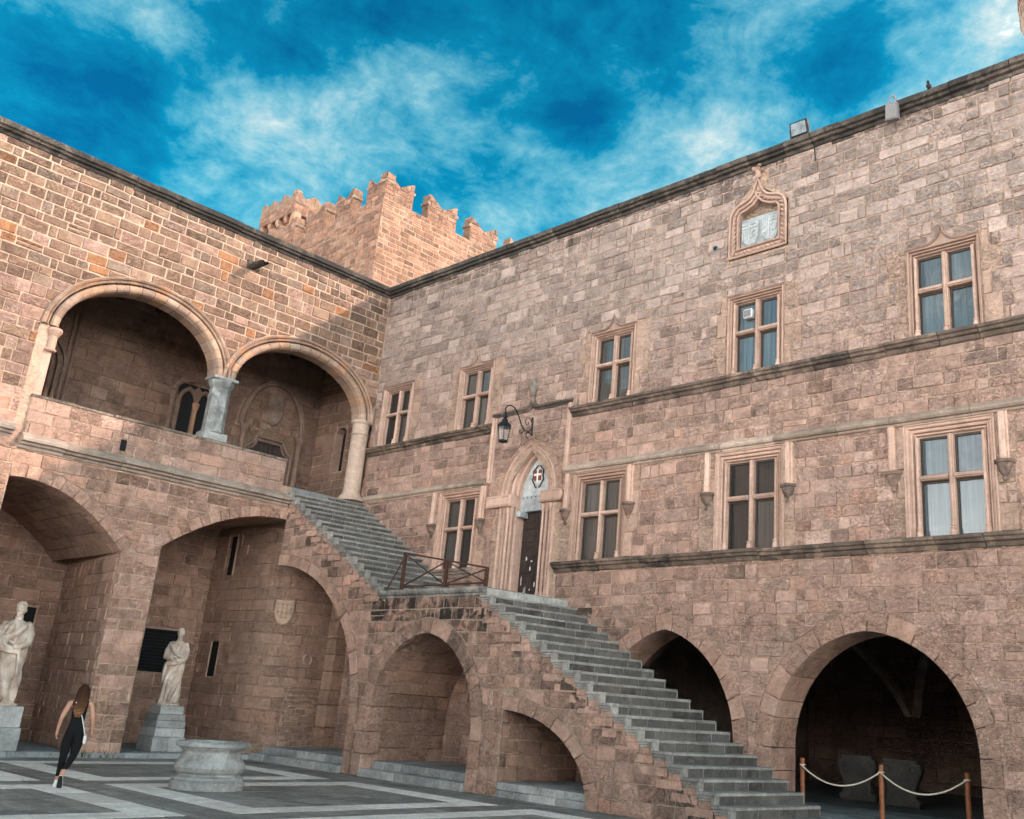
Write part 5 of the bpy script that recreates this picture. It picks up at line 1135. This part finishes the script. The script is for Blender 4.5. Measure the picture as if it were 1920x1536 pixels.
# ---------------------------------------------------------------- well head
wx, wy = 7.42, -7.52
g = Geo(); tw_ = (0.36, 0.365, 0.355, 0.4)
prof = [(0.64, -0.01), (0.645, 0.13), (0.61, 0.15), (0.62, 0.17), (0.61, 0.21), (0.56, 0.235), (0.545, 0.26), (0.60, 0.30), (0.625, 0.37), (0.61, 0.43), (0.56, 0.50), (0.525, 0.57), (0.515, 0.63), (0.53, 0.66), (0.555, 0.68), (0.57, 0.69), (0.575, 0.705), (0.63, 0.715), (0.645, 0.73), (0.645, 0.765), (0.63, 0.79), (0.60, 0.805), (0.47, 0.80), (0.455, 0.78), (0.45, 0.1)]
n = 72; v = []
for r, z in prof:
    for i in range(n):
        a = math.tau * i / n; k = 1 + (0.010 * math.cos(a * 8) if z < 0.67 and r > 0.5 else 0)
        v.append((wx + r * k * math.cos(a), wy + r * k * math.sin(a), z))
g.add(v, [(k * n + i, k * n + (i + 1) % n, (k + 1) * n + (i + 1) % n, (k + 1) * n + i) for k in range(len(prof) - 1) for i in range(n)], tw_)
well = thing('well_head', 'round grey marble well head standing on the courtyard paving', 'well', (wx, wy, 0))
g.obj('basin', 'marble', well)
Geo().lathe(wx, wy, [(0.001, 0.3), (0.45, 0.3)], 24, (0, 0, 0), cap=False).obj('well_shaft', 'dark', well)

# ---------------------------------------------------------------- statues on pedestals
def remeshed(name, geo, mat, parent, voxel, smooth=2, tintf=None, disp=None):
    me = bpy.data.meshes.new(name); me.from_pydata(geo.v, [], geo.f); o = bpy.data.objects.new(name, me); COL.objects.link(o)
    m = o.modifiers.new('r', 'REMESH'); m.mode = 'VOXEL'; m.voxel_size = voxel
    s = o.modifiers.new('s', 'SMOOTH'); s.factor = 0.5; s.iterations = smooth
    dg = bpy.context.evaluated_depsgraph_get(); e = o.evaluated_get(dg); nm = bpy.data.meshes.new_from_object(e)
    o.modifiers.clear(); o.data = nm; bpy.data.meshes.remove(me); nm.name = name
    nm.polygons.foreach_set('use_smooth', [True] * len(nm.polygons))
    if tintf:
        at = nm.attributes.new('tint', 'FLOAT_COLOR', 'FACE'); at.data.foreach_set('color', [c for p in nm.polygons for c in tintf(p.center, p.normal)])
    nm.materials.clear(); nm.materials.append(M[mat])
    if parent is not None: adopt(o, parent)
    return o
def ball(g, c, r, n=12, m=8):
    rx, ry, rz = r if isinstance(r, tuple) else (r, r, r)
    v = [(c[0], c[1], c[2] - rz)]
    for k in range(1, m):
        t = math.pi * k / m
        for i in range(n): a = math.tau * i / n; v.append((c[0] + rx * math.sin(t) * math.cos(a), c[1] + ry * math.sin(t) * math.sin(a), c[2] - rz * math.cos(t)))
    v.append((c[0], c[1], c[2] + rz)); f = [(0, 1 + (i + 1) % n, 1 + i) for i in range(n)]
    for k in range(m - 2):
        for i in range(n): f.append((1 + k * n + i, 1 + k * n + (i + 1) % n, 1 + (k + 1) * n + (i + 1) % n, 1 + (k + 1) * n + i))
    e = 1 + (m - 1) * n; f += [(1 + (m - 2) * n + i, 1 + (m - 2) * n + (i + 1) % n, e) for i in range(n)]
    g.add(v, f)
def statue(loc, H, rot, name, label, variant):
    """togate marble figure; local +x is forward, +y its left"""
    k = H / 1.0; g = Geo(); n = 72
    # robe: cross sections from the ankles to the shoulders, with folds running diagonally
    secs = [(0.035, .090, .115, .012, 0), (0.12, .098, .125, .010, 0), (0.22, .098, .128, .006, 0), (0.32, .102, .130, .002, 0), (0.42, .104, .132, 0, 0), (0.50, .106, .134, -.004, 0), (0.56, .100, .128, -.004, 0), (0.62, .094, .124, 0, 0), (0.68, .094, .130, 0, 0), (0.74, .090, .136, -.002, 0), (0.785, .078, .128, -.004, 0), (0.815, .058, .092, -.002, 0), (0.835, .040, .050, .004, 0)]
    rows = []
    zz = [secs[0][0] + (secs[-1][0] - secs[0][0]) * i / 60 for i in range(61)]
    for z in zz:
        j = max(i for i in range(len(secs) - 1) if secs[i][0] <= z + 1e-9); a, b = secs[j], secs[j + 1]; t = (z - a[0]) / (b[0] - a[0]); t = t * t * (3 - 2 * t)
        rx = a[1] + (b[1] - a[1]) * t; ry = a[2] + (b[2] - a[2]) * t; ox = a[3] + (b[3] - a[3]) * t; row = []
        for i in range(n):
            th = math.tau * i / n
            lo = max(0, 1 - z / 0.58)
            ph = 9 * th + (z * 22 if variant == 0 else -z * 20) * (0.5 + 0.5 * math.cos(th)) + 1.5 * math.sin(3 * th + z * 7)
            fold = (0.017 * (0.5 + 0.9 * lo)) * math.sin(ph) + 0.009 * math.sin(5 * th - z * 16 + 2)
            if z > 0.6: fold = 0.012 * math.sin(10 * th - z * 34 * math.copysign(1, math.cos(th)) + math.sin(th * 2) * 2)
            if z > 0.78: fold *= 0.4
            # one knee pushes the cloth forward
            kn = 0.035 * math.exp(-((z - 0.30) / 0.11) ** 2) * max(0, math.cos(th - (0.5 if variant == 0 else -0.5))) ** 3
            row.append((ox + (rx + fold + kn) * math.cos(th), (ry + fold) * math.sin(th), z))
        rows += row
    hem = 0.0
    v = []
    for q, (x, y, z) in enumerate(rows):
        if z < 0.07: z = z + 0.028 * math.sin(math.atan2(y, x) * 2 + variant) + (0.045 if variant == 0 and y < -0.02 else 0.0)
        v.append((x, y, z))
    f = [(r * n + i, r * n + (i + 1) % n, (r + 1) * n + (i + 1) % n, (r + 1) * n + i) for r in range(60) for i in range(n)] + [tuple(range(n - 1, -1, -1)), tuple(60 * n + i for i in range(n))]
    g.add(v, f)
    s = 1 if variant == 0 else -1
    # shoulders, arms folded in the toga, hands
    g.tube([(-.005, -.115, .785), (.02, -.150, .70), (.055, -.150, .615), (.105, -.085, .60), (.125, -.02, .615)], [.036, .042, .037, .031, .024], 10)
    g.tube([(-.005, .115, .785), (.02, .150, .70), (.045, .150, .61), (.10, .105, .575), (.130, .045, .565)], [.036, .042, .038, .032, .025], 10)
    ball(g, (-.003, -.112, .775), (.045, .045, .05)); ball(g, (-.003, .112, .775), (.045, .045, .05))
    for j in range(4): g.tube([(.13, .02 - .012 * j + .02, .57 + .0 * j), (.150, -.005 - .012 * j, .575 + .008 * j), (.148, -.025 - .010 * j, .572 + .01 * j)], [.009, .008, .007], 6)
    g.tube([(.125, .0, .62), (.140, .03, .612), (.145, .05, .60)], [.015, .013, .010], 8)
    # swag of cloth from the left shoulder over the forearms
    g.tube([(-.04, s * .10, .81), (.06, s * .085, .77), (.095, s * .03, .70), (.105, -s * .04, .655), (.095, -s * .11, .63), (.03, -s * .155, .64)], [.028, .034, .034, .034, .034, .03], 10)
    for j in range(4): g.tube([(.055, -s * .150, .60 - .014 * j), (.115, -s * .07, .575 - .012 * j), (.130, s * .02, .555 - .012 * j), (.110, s * .09, .53 - .006 * j), (.075, s * .135, .52)], [.014, .017, .018, .016, .012], 8)
    for j in range(3): g.tube([(.108 - .02 * j, s * (.10 + .015 * j), .55), (.112 - .02 * j, s * (.12 + .012 * j), .42), (.095 - .02 * j, s * (.125 + .01 * j), .28 + .03 * j)], [.014, .016, .010], 8)
    # neck and head
    hv0 = len(g.v)
    g.tube([(-.002, 0, .82), (.004, 0, .885)], [.037, .033], 12)
    ball(g, (.006, 0, .935), (.048, .042, .060), 16, 12); ball(g, (.022, 0, .905), (.032, .030, .028)); ball(g, (.004, .0, .955), (.050, .044, .045), 14, 10)
    g.tube([(.053, 0, .945), (.063, 0, .922)], [.006, .010], 6); ball(g, (.050, 0, .952), (.010, .030, .006)); ball(g, (.050, 0, .902), (.008, .014, .005)); ball(g, (.047, 0, .882), (.012, .014, .012))
    for q in (-1, 1): ball(g, (.0, q * .044, .93), (.012, .006, .018)); ball(g, (.044, q * .019, .938), (.006, .009, .005))
    if variant == 0:
        R = random.Random(3)
        for j in range(46):
            a = R.uniform(0, math.tau); t = R.uniform(0, 1.25); ball(g, (.0 + .048 * math.sin(t) * math.cos(a), .044 * math.sin(t) * math.sin(a), .947 + .055 * math.cos(t)), .013, 6, 5)
    g.v[hv0:] = [(x * 1.14, y * 1.14, .86 + (z - .86) * 1.12) for x, y, z in g.v[hv0:]]
    # feet and plinth
    for q, dx in ((-1, .05), (1, .02)): g.tube([(dx - .03, q * .055, .03), (dx + .03, q * .058, .03), (dx + .085, q * .062, .02)], [.03, .027, .018], 8)
    g.tube([(0, -.05, .03), (0, -.05, .14)], [.03, .036], 8)
    g.lathe(0.0, 0, [(.165, 0), (.165, .022)], 20, sx=0.95, sy=1.05)
    if variant: g.box(-.10, .02, -.06, .13, .0, .22)
    c, sn = math.cos(rot), math.sin(rot)
    wd_ = 0.86 if variant else 1.0; g.v = [(x * wd_, y * wd_, z) for x, y, z in g.v]
    g.v = [(loc[0] + k * (x * c - y * sn), loc[1] + k * (x * sn + y * c), loc[2] + k * z) for x, y, z in g.v]
    def tf(p, nn): 
        q = 0.5 + 0.5 * math.sin(p.z * 9 + p.y * 13); return mixt((0.62, 0.48, 0.39), (0.72, 0.60, 0.51), q) + (0.4,)
    t = thing(name, label, 'statue', loc, 'statues in the lower loggia')
    remeshed('figure', g, 'statue', t, 0.0065 * k, 1, tf)
    return t
def pedestal(tiers, label, cx, cy, seed, z0=0.1):
    t = thing('pedestal', label, 'pedestal', (cx, cy, z0), 'statue pedestals'); R = random.Random(seed); z = z0
    for w, d, h, nbk in tiers:
        ys = [cy - d / 2] + sorted(cy - d / 2 + d * (i + R.uniform(-.15, .15)) / nbk for i in range(1, nbk)) + [cy + d / 2]
        for a, b in zip(ys, ys[1:]): Geo().box(cx - w / 2, cx + w / 2, a + 0.002, b - 0.002, z + 0.002, z + h - 0.002, pick(R, [((0.36, 0.365, 0.36), 1), ((0.43, 0.43, 0.42), 1), ((0.32, 0.325, 0.32), 1)]) + (R.uniform(0, 0.25),), 0.012).obj('block', 'marble', t)
        z += h
    return z
zt_ = pedestal([(0.86, 0.86, 0.36, 2), (0.80, 0.80, 0.22, 2), (0.76, 0.78, 0.18, 1), (0.70, 0.74, 0.15, 1), (0.60, 0.64, 0.22, 1)], 'stepped grey marble pedestal under the bald statue', -0.95, -4.42, 301)
statue((-0.97, -4.42, zt_), 1.97, -0.72, 'toga_statue', 'slim bald marble statue in a toga before the barred window', 1)
zt_ = pedestal([(0.90, 0.90, 0.50, 1), (0.82, 0.84, 0.46, 1)], 'two-block grey marble pedestal at the left edge under the larger statue', -0.45, -8.62, 302)
statue((-0.45, -8.62, zt_), 2.27, -0.62, 'toga_statue', 'larger curly haired marble statue with crossed arms at the left edge', 0)

# ---------------------------------------------------------------- woman walking across the courtyard
def woman():
    root = thing('person', 'person in black sleeveless top and leggings walking away across the white bands', 'person', (6.93, -9.81, 0))
    # skeleton: local +y is the walking direction, x to her right
    J = dict(pel=(0, 0, .90), wai=(0, .01, 1.05), che=(0, .02, 1.22), sho=(0, .01, 1.36), nek=(0, .02, 1.43), hed=(0, .04, 1.50),
             hl=(-.085, 0, .86), kl=(-.10, .05, .48), al=(-.12, .02, .10), tl=(-.125, .15, .035), hr=(.085, -.01, .86), kr=(.055, .02, .50), ar=(-.03, -.30, .24), tr=(-.035, -.24, .10),
             sl=(-.165, .0, 1.35), el=(-.245, -.05, 1.10), wl=(-.275, .02, .88), pl=(-.275, .04, .82), sr=(.165, .0, 1.35), er=(.235, -.03, 1.10), wr=(.255, .06, .88), pr=(.255, .09, .82))
    rad = dict(pel=(.175, .130), wai=(.132, .094), che=(.155, .098), sho=(.115, .072), nek=(.052, .050), hed=(.05, .05), hl=(.112, .115), kl=(.066, .066), al=(.036, .038), tl=(.032, .028), hr=(.112, .115), kr=(.066, .066), ar=(.036, .038), tr=(.032, .026), sl=(.052, .052), el=(.036, .036), wl=(.025, .025), pl=(.03, .02), sr=(.052, .052), er=(.036, .036), wr=(.025, .025), pr=(.03, .02))
    E = [('pel', 'wai'), ('wai', 'che'), ('che', 'sho'), ('sho', 'nek'), ('nek', 'hed'), ('pel', 'hl'), ('hl', 'kl'), ('kl', 'al'), ('al', 'tl'), ('pel', 'hr'), ('hr', 'kr'), ('kr', 'ar'), ('ar', 'tr'), ('sho', 'sl'), ('sl', 'el'), ('el', 'wl'), ('wl', 'pl'), ('sho', 'sr'), ('sr', 'er'), ('er', 'wr'), ('wr', 'pr')]
    names = list(J); ix = {a: i for i, a in enumerate(names)}
    yaw = math.atan2(-(6.93 - (-1)), 0) if False else math.radians(62)
    c, s = math.cos(yaw), math.sin(yaw)
    def T(p): x, y, z = p; return (6.93 + x * c - y * s, -9.81 + x * s + y * c, z)
    me = bpy.data.meshes.new('body'); me.from_pydata([J[a] for a in names], [(ix[a], ix[b]) for a, b in E], [])
    o = bpy.data.objects.new('body', me); COL.objects.link(o)
    m = o.modifiers.new('skin', 'SKIN'); m.use_smooth_shade = True; m.branch_smoothing = 0.6
    for i, a in enumerate(names): me.skin_vertices[0].data[i].radius = rad[a]; me.skin_vertices[0].data[i].use_root = (a == 'pel')
    sub = o.modifiers.new('sub', 'SUBSURF'); sub.levels = 3; sub.render_levels = 3
    dg = bpy.context.evaluated_depsgraph_get(); nm = bpy.data.meshes.new_from_object(o.evaluated_get(dg)); o.modifiers.clear(); o.data = nm
    for q in ('skin', 'cloth'): nm.materials.append(M[q])
    for p in nm.polygons:
        x, y, z = p.center; ln = 0.135 + 0.05 * max(0, min(1, (1.30 - z) / 0.3)); arm = abs(x) > ln and z > 0.80
        if z > 1.30: arm = abs(x) > 0.125
        bare = arm or z > 1.39 or (z < 0.30 and x > -0.07 and y < -0.24) or (z < 0.17 and x < -0.07)
        p.material_index = 0 if bare else 1; p.use_smooth = True
    for v in nm.vertices: v.co = T(v.co)
    adopt(o, root)
    # hands: palm with five fingers each
    for side, w, pp in ((-1, J['wl'], J['pl']), (1, J['wr'], J['pr'])):
        g = Geo(); d = (Vector(pp) - Vector(w)).normalized(); ax = Vector((0, 1, 0)) - d * d.y; ax.normalize(); lat = d.cross(ax)
        base = Vector(w)
        g.tube([base - d * .01, base + d * .04, base + d * .085], [.02, .026, .024], 8)
        for i, (o_, l) in enumerate(((-.024, .062), (-.008, .074), (.008, .070), (.023, .055))):
            b0 = base + d * .08 + ax * o_; g.tube([b0, b0 + d * l * .5 + lat * side * -.006, b0 + d * l * .85 + lat * side * -.022], [.009, .0085, .007], 6)
        b0 = base + d * .03 + ax * .025; g.tube([b0, b0 + d * .03 + ax * .022, b0 + d * .058 + ax * .026], [.011, .010, .008], 6)
        g.v = [T(v) for v in g.v]; g.obj('hand', 'skin', root, smooth=True)
    # head with face
    g = Geo(); hx, hy, hz = 0.0, .06, 1.545
    ball(g, (hx, hy, hz), (.072, .088, .105), 18, 14); ball(g, (hx, hy + .03, hz - .06), (.05, .05, .05)); g.tube([(hx, hy + .085, hz + .01), (hx, hy + .105, hz - .025)], [.008, .014], 8)
    for q in (-1, 1): ball(g, (q * .073, hy - .005, hz - .01), (.010, .018, .030)); ball(g, (q * .03, hy + .078, hz + .005), (.014, .01, .008))
    ball(g, (hx, hy + .078, hz - .058), (.022, .012, .007)); g.v = [T(v) for v in g.v]; hd = g.obj('head', 'skin', root, smooth=True)
    # long hair: overlapping strands down the back
    hm, t, b = new_mat('balayage_hair'); p_ = pos(t); sp_ = N(t, 'ShaderNodeSeparateXYZ'); L(t, p_, sp_.inputs[0])
    f_ = mth(t, 'ADD', mth(t, 'MULTIPLY', mth(t, 'SUBTRACT', 1.42, sp_.outputs[2]), 1.5), mth(t, 'MULTIPLY', noise(t, p_, 55, 3), 1.1))
    L(t, ramp(t, f_, [(0.25, (0.030, 0.013, 0.008)), (0.75, (0.075, 0.032, 0.016)), (0.99, (0.24, 0.115, 0.055))]), b.inputs['Base Color']); b.inputs['Roughness'].default_value = 0.8; b.inputs['Specular IOR Level'].default_value = 0.15
    g = Geo(); R = random.Random(77)
    ball(g, (hx, hy - .012, hz + .012), (.083, .092, .108), 18, 12)
    for i in range(70):
        a = math.pi + math.pi * (R.random() * 1.06 - 0.03); sx = math.cos(a); sy = math.sin(a); l = R.uniform(.80, 1.0)
        x0 = sx * .075; y0 = hy - .01 + sy * .085; wv = R.uniform(-.015, .015); w2 = R.uniform(0, 6)
        pts = [(x0 * .5, hy - .01 + sy * .04, hz + .105), (x0 * 1.05, y0, hz + .04), (x0 * 1.15 + wv, y0 - .012, hz - .08), (x0 * 1.1 + wv, min(y0 - .01, -.055), hz - .20), (x0 * 0.8 + wv + .008 * math.sin(w2), min(y0, -.105) - .008, hz - .32), (x0 * 0.35 + wv * 1.5, min(y0, -.115) - .006 * math.cos(w2), hz - .33 - .10 * l * l)]
        g.tube(pts, [.012, .016, .017, .016, .013, .004], 6)
    M['hair'] = hm; g.v = [T(v) for v in g.v]; g.obj('hair', 'hair', hd, smooth=True)
    # shoes: planted left shoe and the lifted right one showing its sole
    for nm_, base, pitch in (('l', (-.122, .045, 0.0), 0.0), ('r', (-.033, -.285, 0.13), -1.05)):
        g = Geo(); sg = Geo(); cs, sn = math.cos(pitch), math.sin(pitch)
        F = lambda x, y, z: T((base[0] + x, base[1] + y * cs - z * sn, base[2] + y * sn + z * cs))
        out = [(-.030, -.07), (-.036, -.02), (-.040, .05), (-.046, .11), (-.036, .16), (0, .178), (.030, .155), (.040, .10), (.034, .04), (.033, -.02), (.028, -.07), (0, -.085)]
        lv = [(0.022, 1.0), (.05, .96), (.075, .72), (.09, .45)]; v = []
        for h, k in lv: v += [F(x * k, y * (k if h < .06 else k * .6) - (0.02 if h > .06 else 0), h + (.03 if (h > .06 and y < -.01) else 0)) for x, y in out]
        m_ = len(out); g.add(v, [(q * m_ + i, q * m_ + (i + 1) % m_, (q + 1) * m_ + (i + 1) % m_, (q + 1) * m_ + i) for q in range(3) for i in range(m_)] + [tuple(3 * m_ + i for i in range(m_))])
        v = [F(x * 1.05, y * 1.03, h) for h in (0.0, .023) for x, y in out]; g.add(v, [(i, (i + 1) % m_, m_ + (i + 1) % m_, m_ + i) for i in range(m_)] + [tuple(m_ + i for i in range(m_))])
        so_ = g.obj('shoe', 'shoe', root); sg.add([F(x * 1.0, y, -.002) for x, y in out], [tuple(range(m_))]); sg.add([F(x * 1.0, y, .003) for x, y in out], [tuple(range(m_))]); sg.obj('sole', 'sole', so_)
    # cross-body strap and small bag, wrist watch
    g = Geo(); pts = [(-.10, .02, 1.40), (-.075, -.06, 1.36), (.0, -.085, 1.25), (.075, -.105, 1.12), (.125, -.11, .98), (.165, -.05, .84)]
    g.tube([T(p) for p in pts], .009, 6); g.obj('strap', 'strap', root)
    g = Geo(); g.box(.155, .20, -.10, .04, .70, .84, (0, 0, 0), .015, fn=lambda *p: T(p)); g.obj('bag', 'strap', root)
    g = Geo(); w = J['wr']; g.tube([T((w[0] + .03 * math.cos(a), w[1] + .03 * math.sin(a), w[2] + .03)) for a in [math.tau * i / 10 for i in range(10)]], .008, 5, closed=True); g.obj('watch', 'sole', root)
woman()

# ---------------------------------------------------------------- lantern on a scrolled bracket
lan = thing('wall_lantern', 'black iron lantern hanging from a scrolled bracket over the portal', 'lantern', (7.28, 0, 8.7))
LX = 7.28; LYo = -1.02
g = Geo(); g.tube([(LX, -0.02, 8.60), (LX, -0.05, 9.10)], 0.022, 6)
g.tube([(LX, -0.04, 8.62)] + [(LX, -0.14 - 0.10 * math.sin(a), 8.66 + 0.08 * math.cos(a) - 0.08) for a in [math.pi * i / 8 for i in range(9)]], 0.014, 6)
cur = [(-0.05, 8.95), (-0.10, 9.03), (-0.18, 9.06), (-0.26, 9.03), (-0.30, 8.95), (-0.28, 8.87), (-0.22, 8.84), (-0.18, 8.88), (-0.19, 8.93)]; g.tube([(LX, y, z) for y, z in cur], 0.013, 6)
cur = [(-0.06, 8.78), (-0.16, 8.68), (-0.30, 8.68), (-0.42, 8.78), (-0.52, 8.95), (-0.62, 9.10), (-0.74, 9.19), (-0.88, 9.21), (-0.99, 9.16), (-1.04, 9.07), (LYo, 8.98)]; g.tube([(LX, y, z) for y, z in cur], 0.016, 6)
cur = [(-0.30, 8.68), (-0.36, 8.62), (-0.42, 8.56), (-0.48, 8.57), (-0.49, 8.62), (-0.45, 8.64)]; g.tube([(LX, y, z) for y, z in cur], 0.012, 6)
br = g.obj('bracket', 'iron', lan)
g = Geo(); g.lathe(LX, LYo, [(0.01, 9.0), (0.05, 8.96), (0.045, 8.92), (0.07, 8.90), (0.07, 8.84), (0.04, 8.82), (0.09, 8.76), (0.09, 8.72), (0.155, 8.66), (0.20, 8.60), (0.205, 8.575), (0.17, 8.57)], 6, rot=0.3); g.obj('cap', 'iron', lan)
g = Geo()
for i in range(6):
    a = 0.3 + math.tau * i / 6; g.tube([(LX + 0.175 * math.cos(a), LYo + 0.175 * math.sin(a), 8.58), (LX + 0.125 * math.cos(a), LYo + 0.125 * math.sin(a), 8.22)], 0.011, 5)
g.lathe(LX, LYo, [(0.05, 8.16), (0.14, 8.19), (0.14, 8.225), (0.09, 8.23)], 6, rot=0.3); g.obj('cage', 'iron', lan)
gm, t, b = new_mat('lantern_glass'); b.inputs['Base Color'].default_value = (0.8, 0.85, 0.85, 1); b.inputs['Roughness'].default_value = 0.1; b.inputs['Transmission Weight'].default_value = 0.9; b.inputs['Alpha'].default_value = 0.35; M['lglass'] = gm
Geo().lathe(LX, LYo, [(0.118, 8.225), (0.165, 8.575)], 6, rot=0.3, cap=False).obj('glass', 'lglass', lan)

# ---------------------------------------------------------------- rope barrier in the right arch
PF = 0.203
px_ = [15.10, 16.72, 18.30]; py_ = 0.45; labs = ['wooden barrier post nearest the stairs', 'middle wooden barrier post in the dark arch', 'wooden barrier post nearest the right jamb of the arch']
for x, lb_ in zip(px_, labs):
    t = thing('barrier_post', lb_, 'post', (x, py_, PF), 'rope barrier posts')
    Geo().lathe(x, py_, [(0.045, PF + 0.04), (0.047, PF + 0.1), (0.044, 1.12), (0.046, 1.14), (0.045, 1.17), (0.02, 1.18)], 12).obj('shaft', 'post', t); Geo().lathe(x, py_, [(0.044, 1.02), (0.052, 1.022), (0.052, 1.032), (0.044, 1.034)], 14, cap=False).obj('collar', 'iron', t)
    Geo().lathe(x, py_, [(0.16, PF), (0.16, PF + 0.035), (0.13, PF + 0.05), (0.05, PF + 0.06)], 20).obj('base', 'sole', t)
for i in (0, 1):
    a, b = px_[i], px_[i + 1]; zt = 1.05; pts = []
    g = Geo()
    for ph in (0.0, math.tau / 3, 2 * math.tau / 3):
        pts = []
        for k in range(141):
            q = k / 140; w = ph + q * 150.0
            pts.append((a + (b - a) * q, py_ - 0.05 * math.sin(math.pi * q) - 0.048 + 0.008 * math.cos(w), zt - 0.30 * 4 * q * (1 - q) + 0.008 * math.sin(w)))
        g.tube(pts, 0.0085, 5)
    for x in (a, b): g.tube([(x + 0.05 * math.cos(q), py_ + 0.05 * math.sin(q), zt) for q in [math.tau * j / 10 for j in range(10)]], 0.013, 6, closed=True)
    tag(g.obj('barrier_rope', 'rope'), ('cream rope sagging from the post nearest the stairs to the middle post', 'cream rope sagging from the middle post to the post by the right jamb')[i], 'rope', 'barrier ropes')
# carved marble table supports on the hall floor, shade put into their colour
for i, (x, y) in enumerate(((14.0, 4.9), (15.25, 4.5))):
    pl = [(-.42, .0), (.42, .0), (.46, .12), (.36, .2), (.34, .42), (.44, .62), (.50, .78), (.46, .9), (.38, .93), (.42, 1.0), (-.42, 1.0), (-.38, .93), (-.46, .9), (-.50, .78), (-.44, .62), (-.34, .42), (-.36, .2), (-.46, .12)]
    g = Geo().prism([(x + a, PF + b) for a, b in pl], lambda u, v, n, y=y: (u, y - n, v), 0.09, -0.09, (0.09, 0.083, 0.076, 0.3), 0.03)
    o = g.obj('carved_slab', 'marble'); tag(o, ('carved marble table support deeper in the dark arch', 'carved marble table support behind the middle rope post')[i], 'carved slab', 'carved table supports')
    for s in (-1, 1): Geo().tube([(x + s * (.30 + .07 * math.cos(k * .8)), y - 0.1, PF + .78 + .07 * math.sin(k * .8)) for k in range(9)], 0.022, 6, (0.09, 0.083, 0.076, 0.3)).obj('volute', 'marble', o)
# things on the roof edge
fl = thing('roof_floodlight', 'black floodlight standing on the roof edge', 'floodlight', (15.25, -0.05, 14.62))
def FT(x, y, z): # tilt towards the courtyard
    a = 0.25; return (15.25 + x, 0.0 + y * math.cos(a) - z * math.sin(a), 14.95 + y * math.sin(a) + z * math.cos(a))
Geo().box(-.23, .23, -.02, .12, -.17, .19, (0, 0, 0), .02, fn=FT).obj('housing', 'iron', fl)
Geo().box(-.19, .19, -.024, -.018, -.13, .15, (0, 0, 0), fn=FT).obj('lens', 'lead', fl)
g = Geo(); g.box(-.25, -.23, .0, .06, -.30, .05, (0, 0, 0), fn=FT); g.box(.23, .25, .0, .06, -.30, .05, (0, 0, 0), fn=FT); g.box(-.2, .2, -.06, .14, -.33, -.28, (0, 0, 0), fn=FT); g.obj('yoke', 'iron', fl); Geo().tube([(15.40, 0.10, 14.86), (15.52, 0.02, 14.70), (15.60, -0.20, 14.66), (15.66, -0.26, 14.50), (15.68, -0.06, 14.30), (15.7, -0.04, 13.9)], 0.012, 6).obj('cable', 'iron', fl)
bag = thing('hanging_bag', 'pale grey bag hanging by its straps from the roof edge', 'bag', (17.66, -0.3, 14.1))
g = Geo(); pl = [(17.52, 14.09), (17.80, 14.06), (17.79, 14.47), (17.53, 14.50)]; g.prism(pl, mapB, 0.36, 0.22, (0.4, 0.4, 0.4), 0.03); g.obj('body', 'fabric', bag)
for x in (17.58, 17.74): 
    g = Geo(); g.tube([(x, -0.29, 14.46), (x + 0.01, -0.29, 14.6), (17.67, -0.27, 14.72), (17.69, -0.15, 14.66), (17.69, 0.05, 14.62)], 0.018, 6); g.obj('strap', 'fabric', bag)
bird = thing('pigeon', 'small dark bird perched on the roof edge', 'bird', (18.40, -0.1, 14.62))
g = Geo(); ball(g, (18.40, -0.08, 14.72), (0.055, 0.10, 0.065)); ball(g, (18.405, -0.14, 14.80), (0.032, 0.036, 0.036)); g.tube([(18.40, 0.0, 14.70), (18.40, 0.14, 14.64)], [.035, .015], 6); g.tube([(18.405, -.17, 14.80), (18.405, -.20, 14.79)], [.010, .003], 5); g.obj('body', 'feather', bird, smooth=True)
g = Geo(); 
for s in (-1, 1): g.tube([(18.40 + s * .02, -0.08, 14.67), (18.40 + s * .02, -0.09, 14.615)], .006, 5)
g.obj('leg', 'feather', bird)
ac = thing('window_unit', 'white box unit inside the upper left light of the second window from the right', 'air unit', (13.88, 0.1, 10.6))
Geo().box(13.80, 14.04, 0.02, 0.18, 10.50, 10.72, (0, 0, 0), .02).obj('housing', 'plastic', ac); Geo().box(13.83, 14.01, 0.012, 0.022, 10.53, 10.69, (0, 0, 0)).obj('front_grille', 'fabric', ac)
vent = Geo().lathe(0, 0, [(0.075, 0), (0.075, .02), (.055, .022), (.05, .0)], 16, cap=False); vo = vent.obj('vent_pipe', 'lead'); vo.rotation_euler = (math.pi / 2, 0, 0); vo.location = (13.02, -0.03, 12.47); tag(vo, 'small round pipe end in the wall left of the coat of arms', 'pipe')
dk = Geo().lathe(0, 0, [(0.001, 0.004), (0.055, 0.004)], 16, cap=False).obj('pipe_void', 'dark'); dk.rotation_euler = (math.pi / 2, 0, 0); dk.location = (13.02, -0.035, 12.47); dk.parent = vo; dk.matrix_parent_inverse = vo.matrix_basis.inverted()
# weeds at the foot of the pier
wd = Geo(); R = random.Random(9)
for i in range(90):
    y = R.uniform(-6.8, -5.95); x = 0.05 + abs(R.gauss(0, 0.08)); h = R.uniform(0.04, 0.22); a = R.uniform(0, 6.28); w = R.uniform(.008, .02)
    wd.add([(x - w * math.sin(a), y + w * math.cos(a), 0), (x + w * math.sin(a), y - w * math.cos(a), 0), (x + h * .6 * math.cos(a), y + h * .6 * math.sin(a), h)], [(0, 1, 2)])
wo_ = wd.obj('weeds', 'leaf'); wo_['kind'] = 'stuff'; tag(wo_, 'dry weeds growing along the foot of the pier', 'weeds')
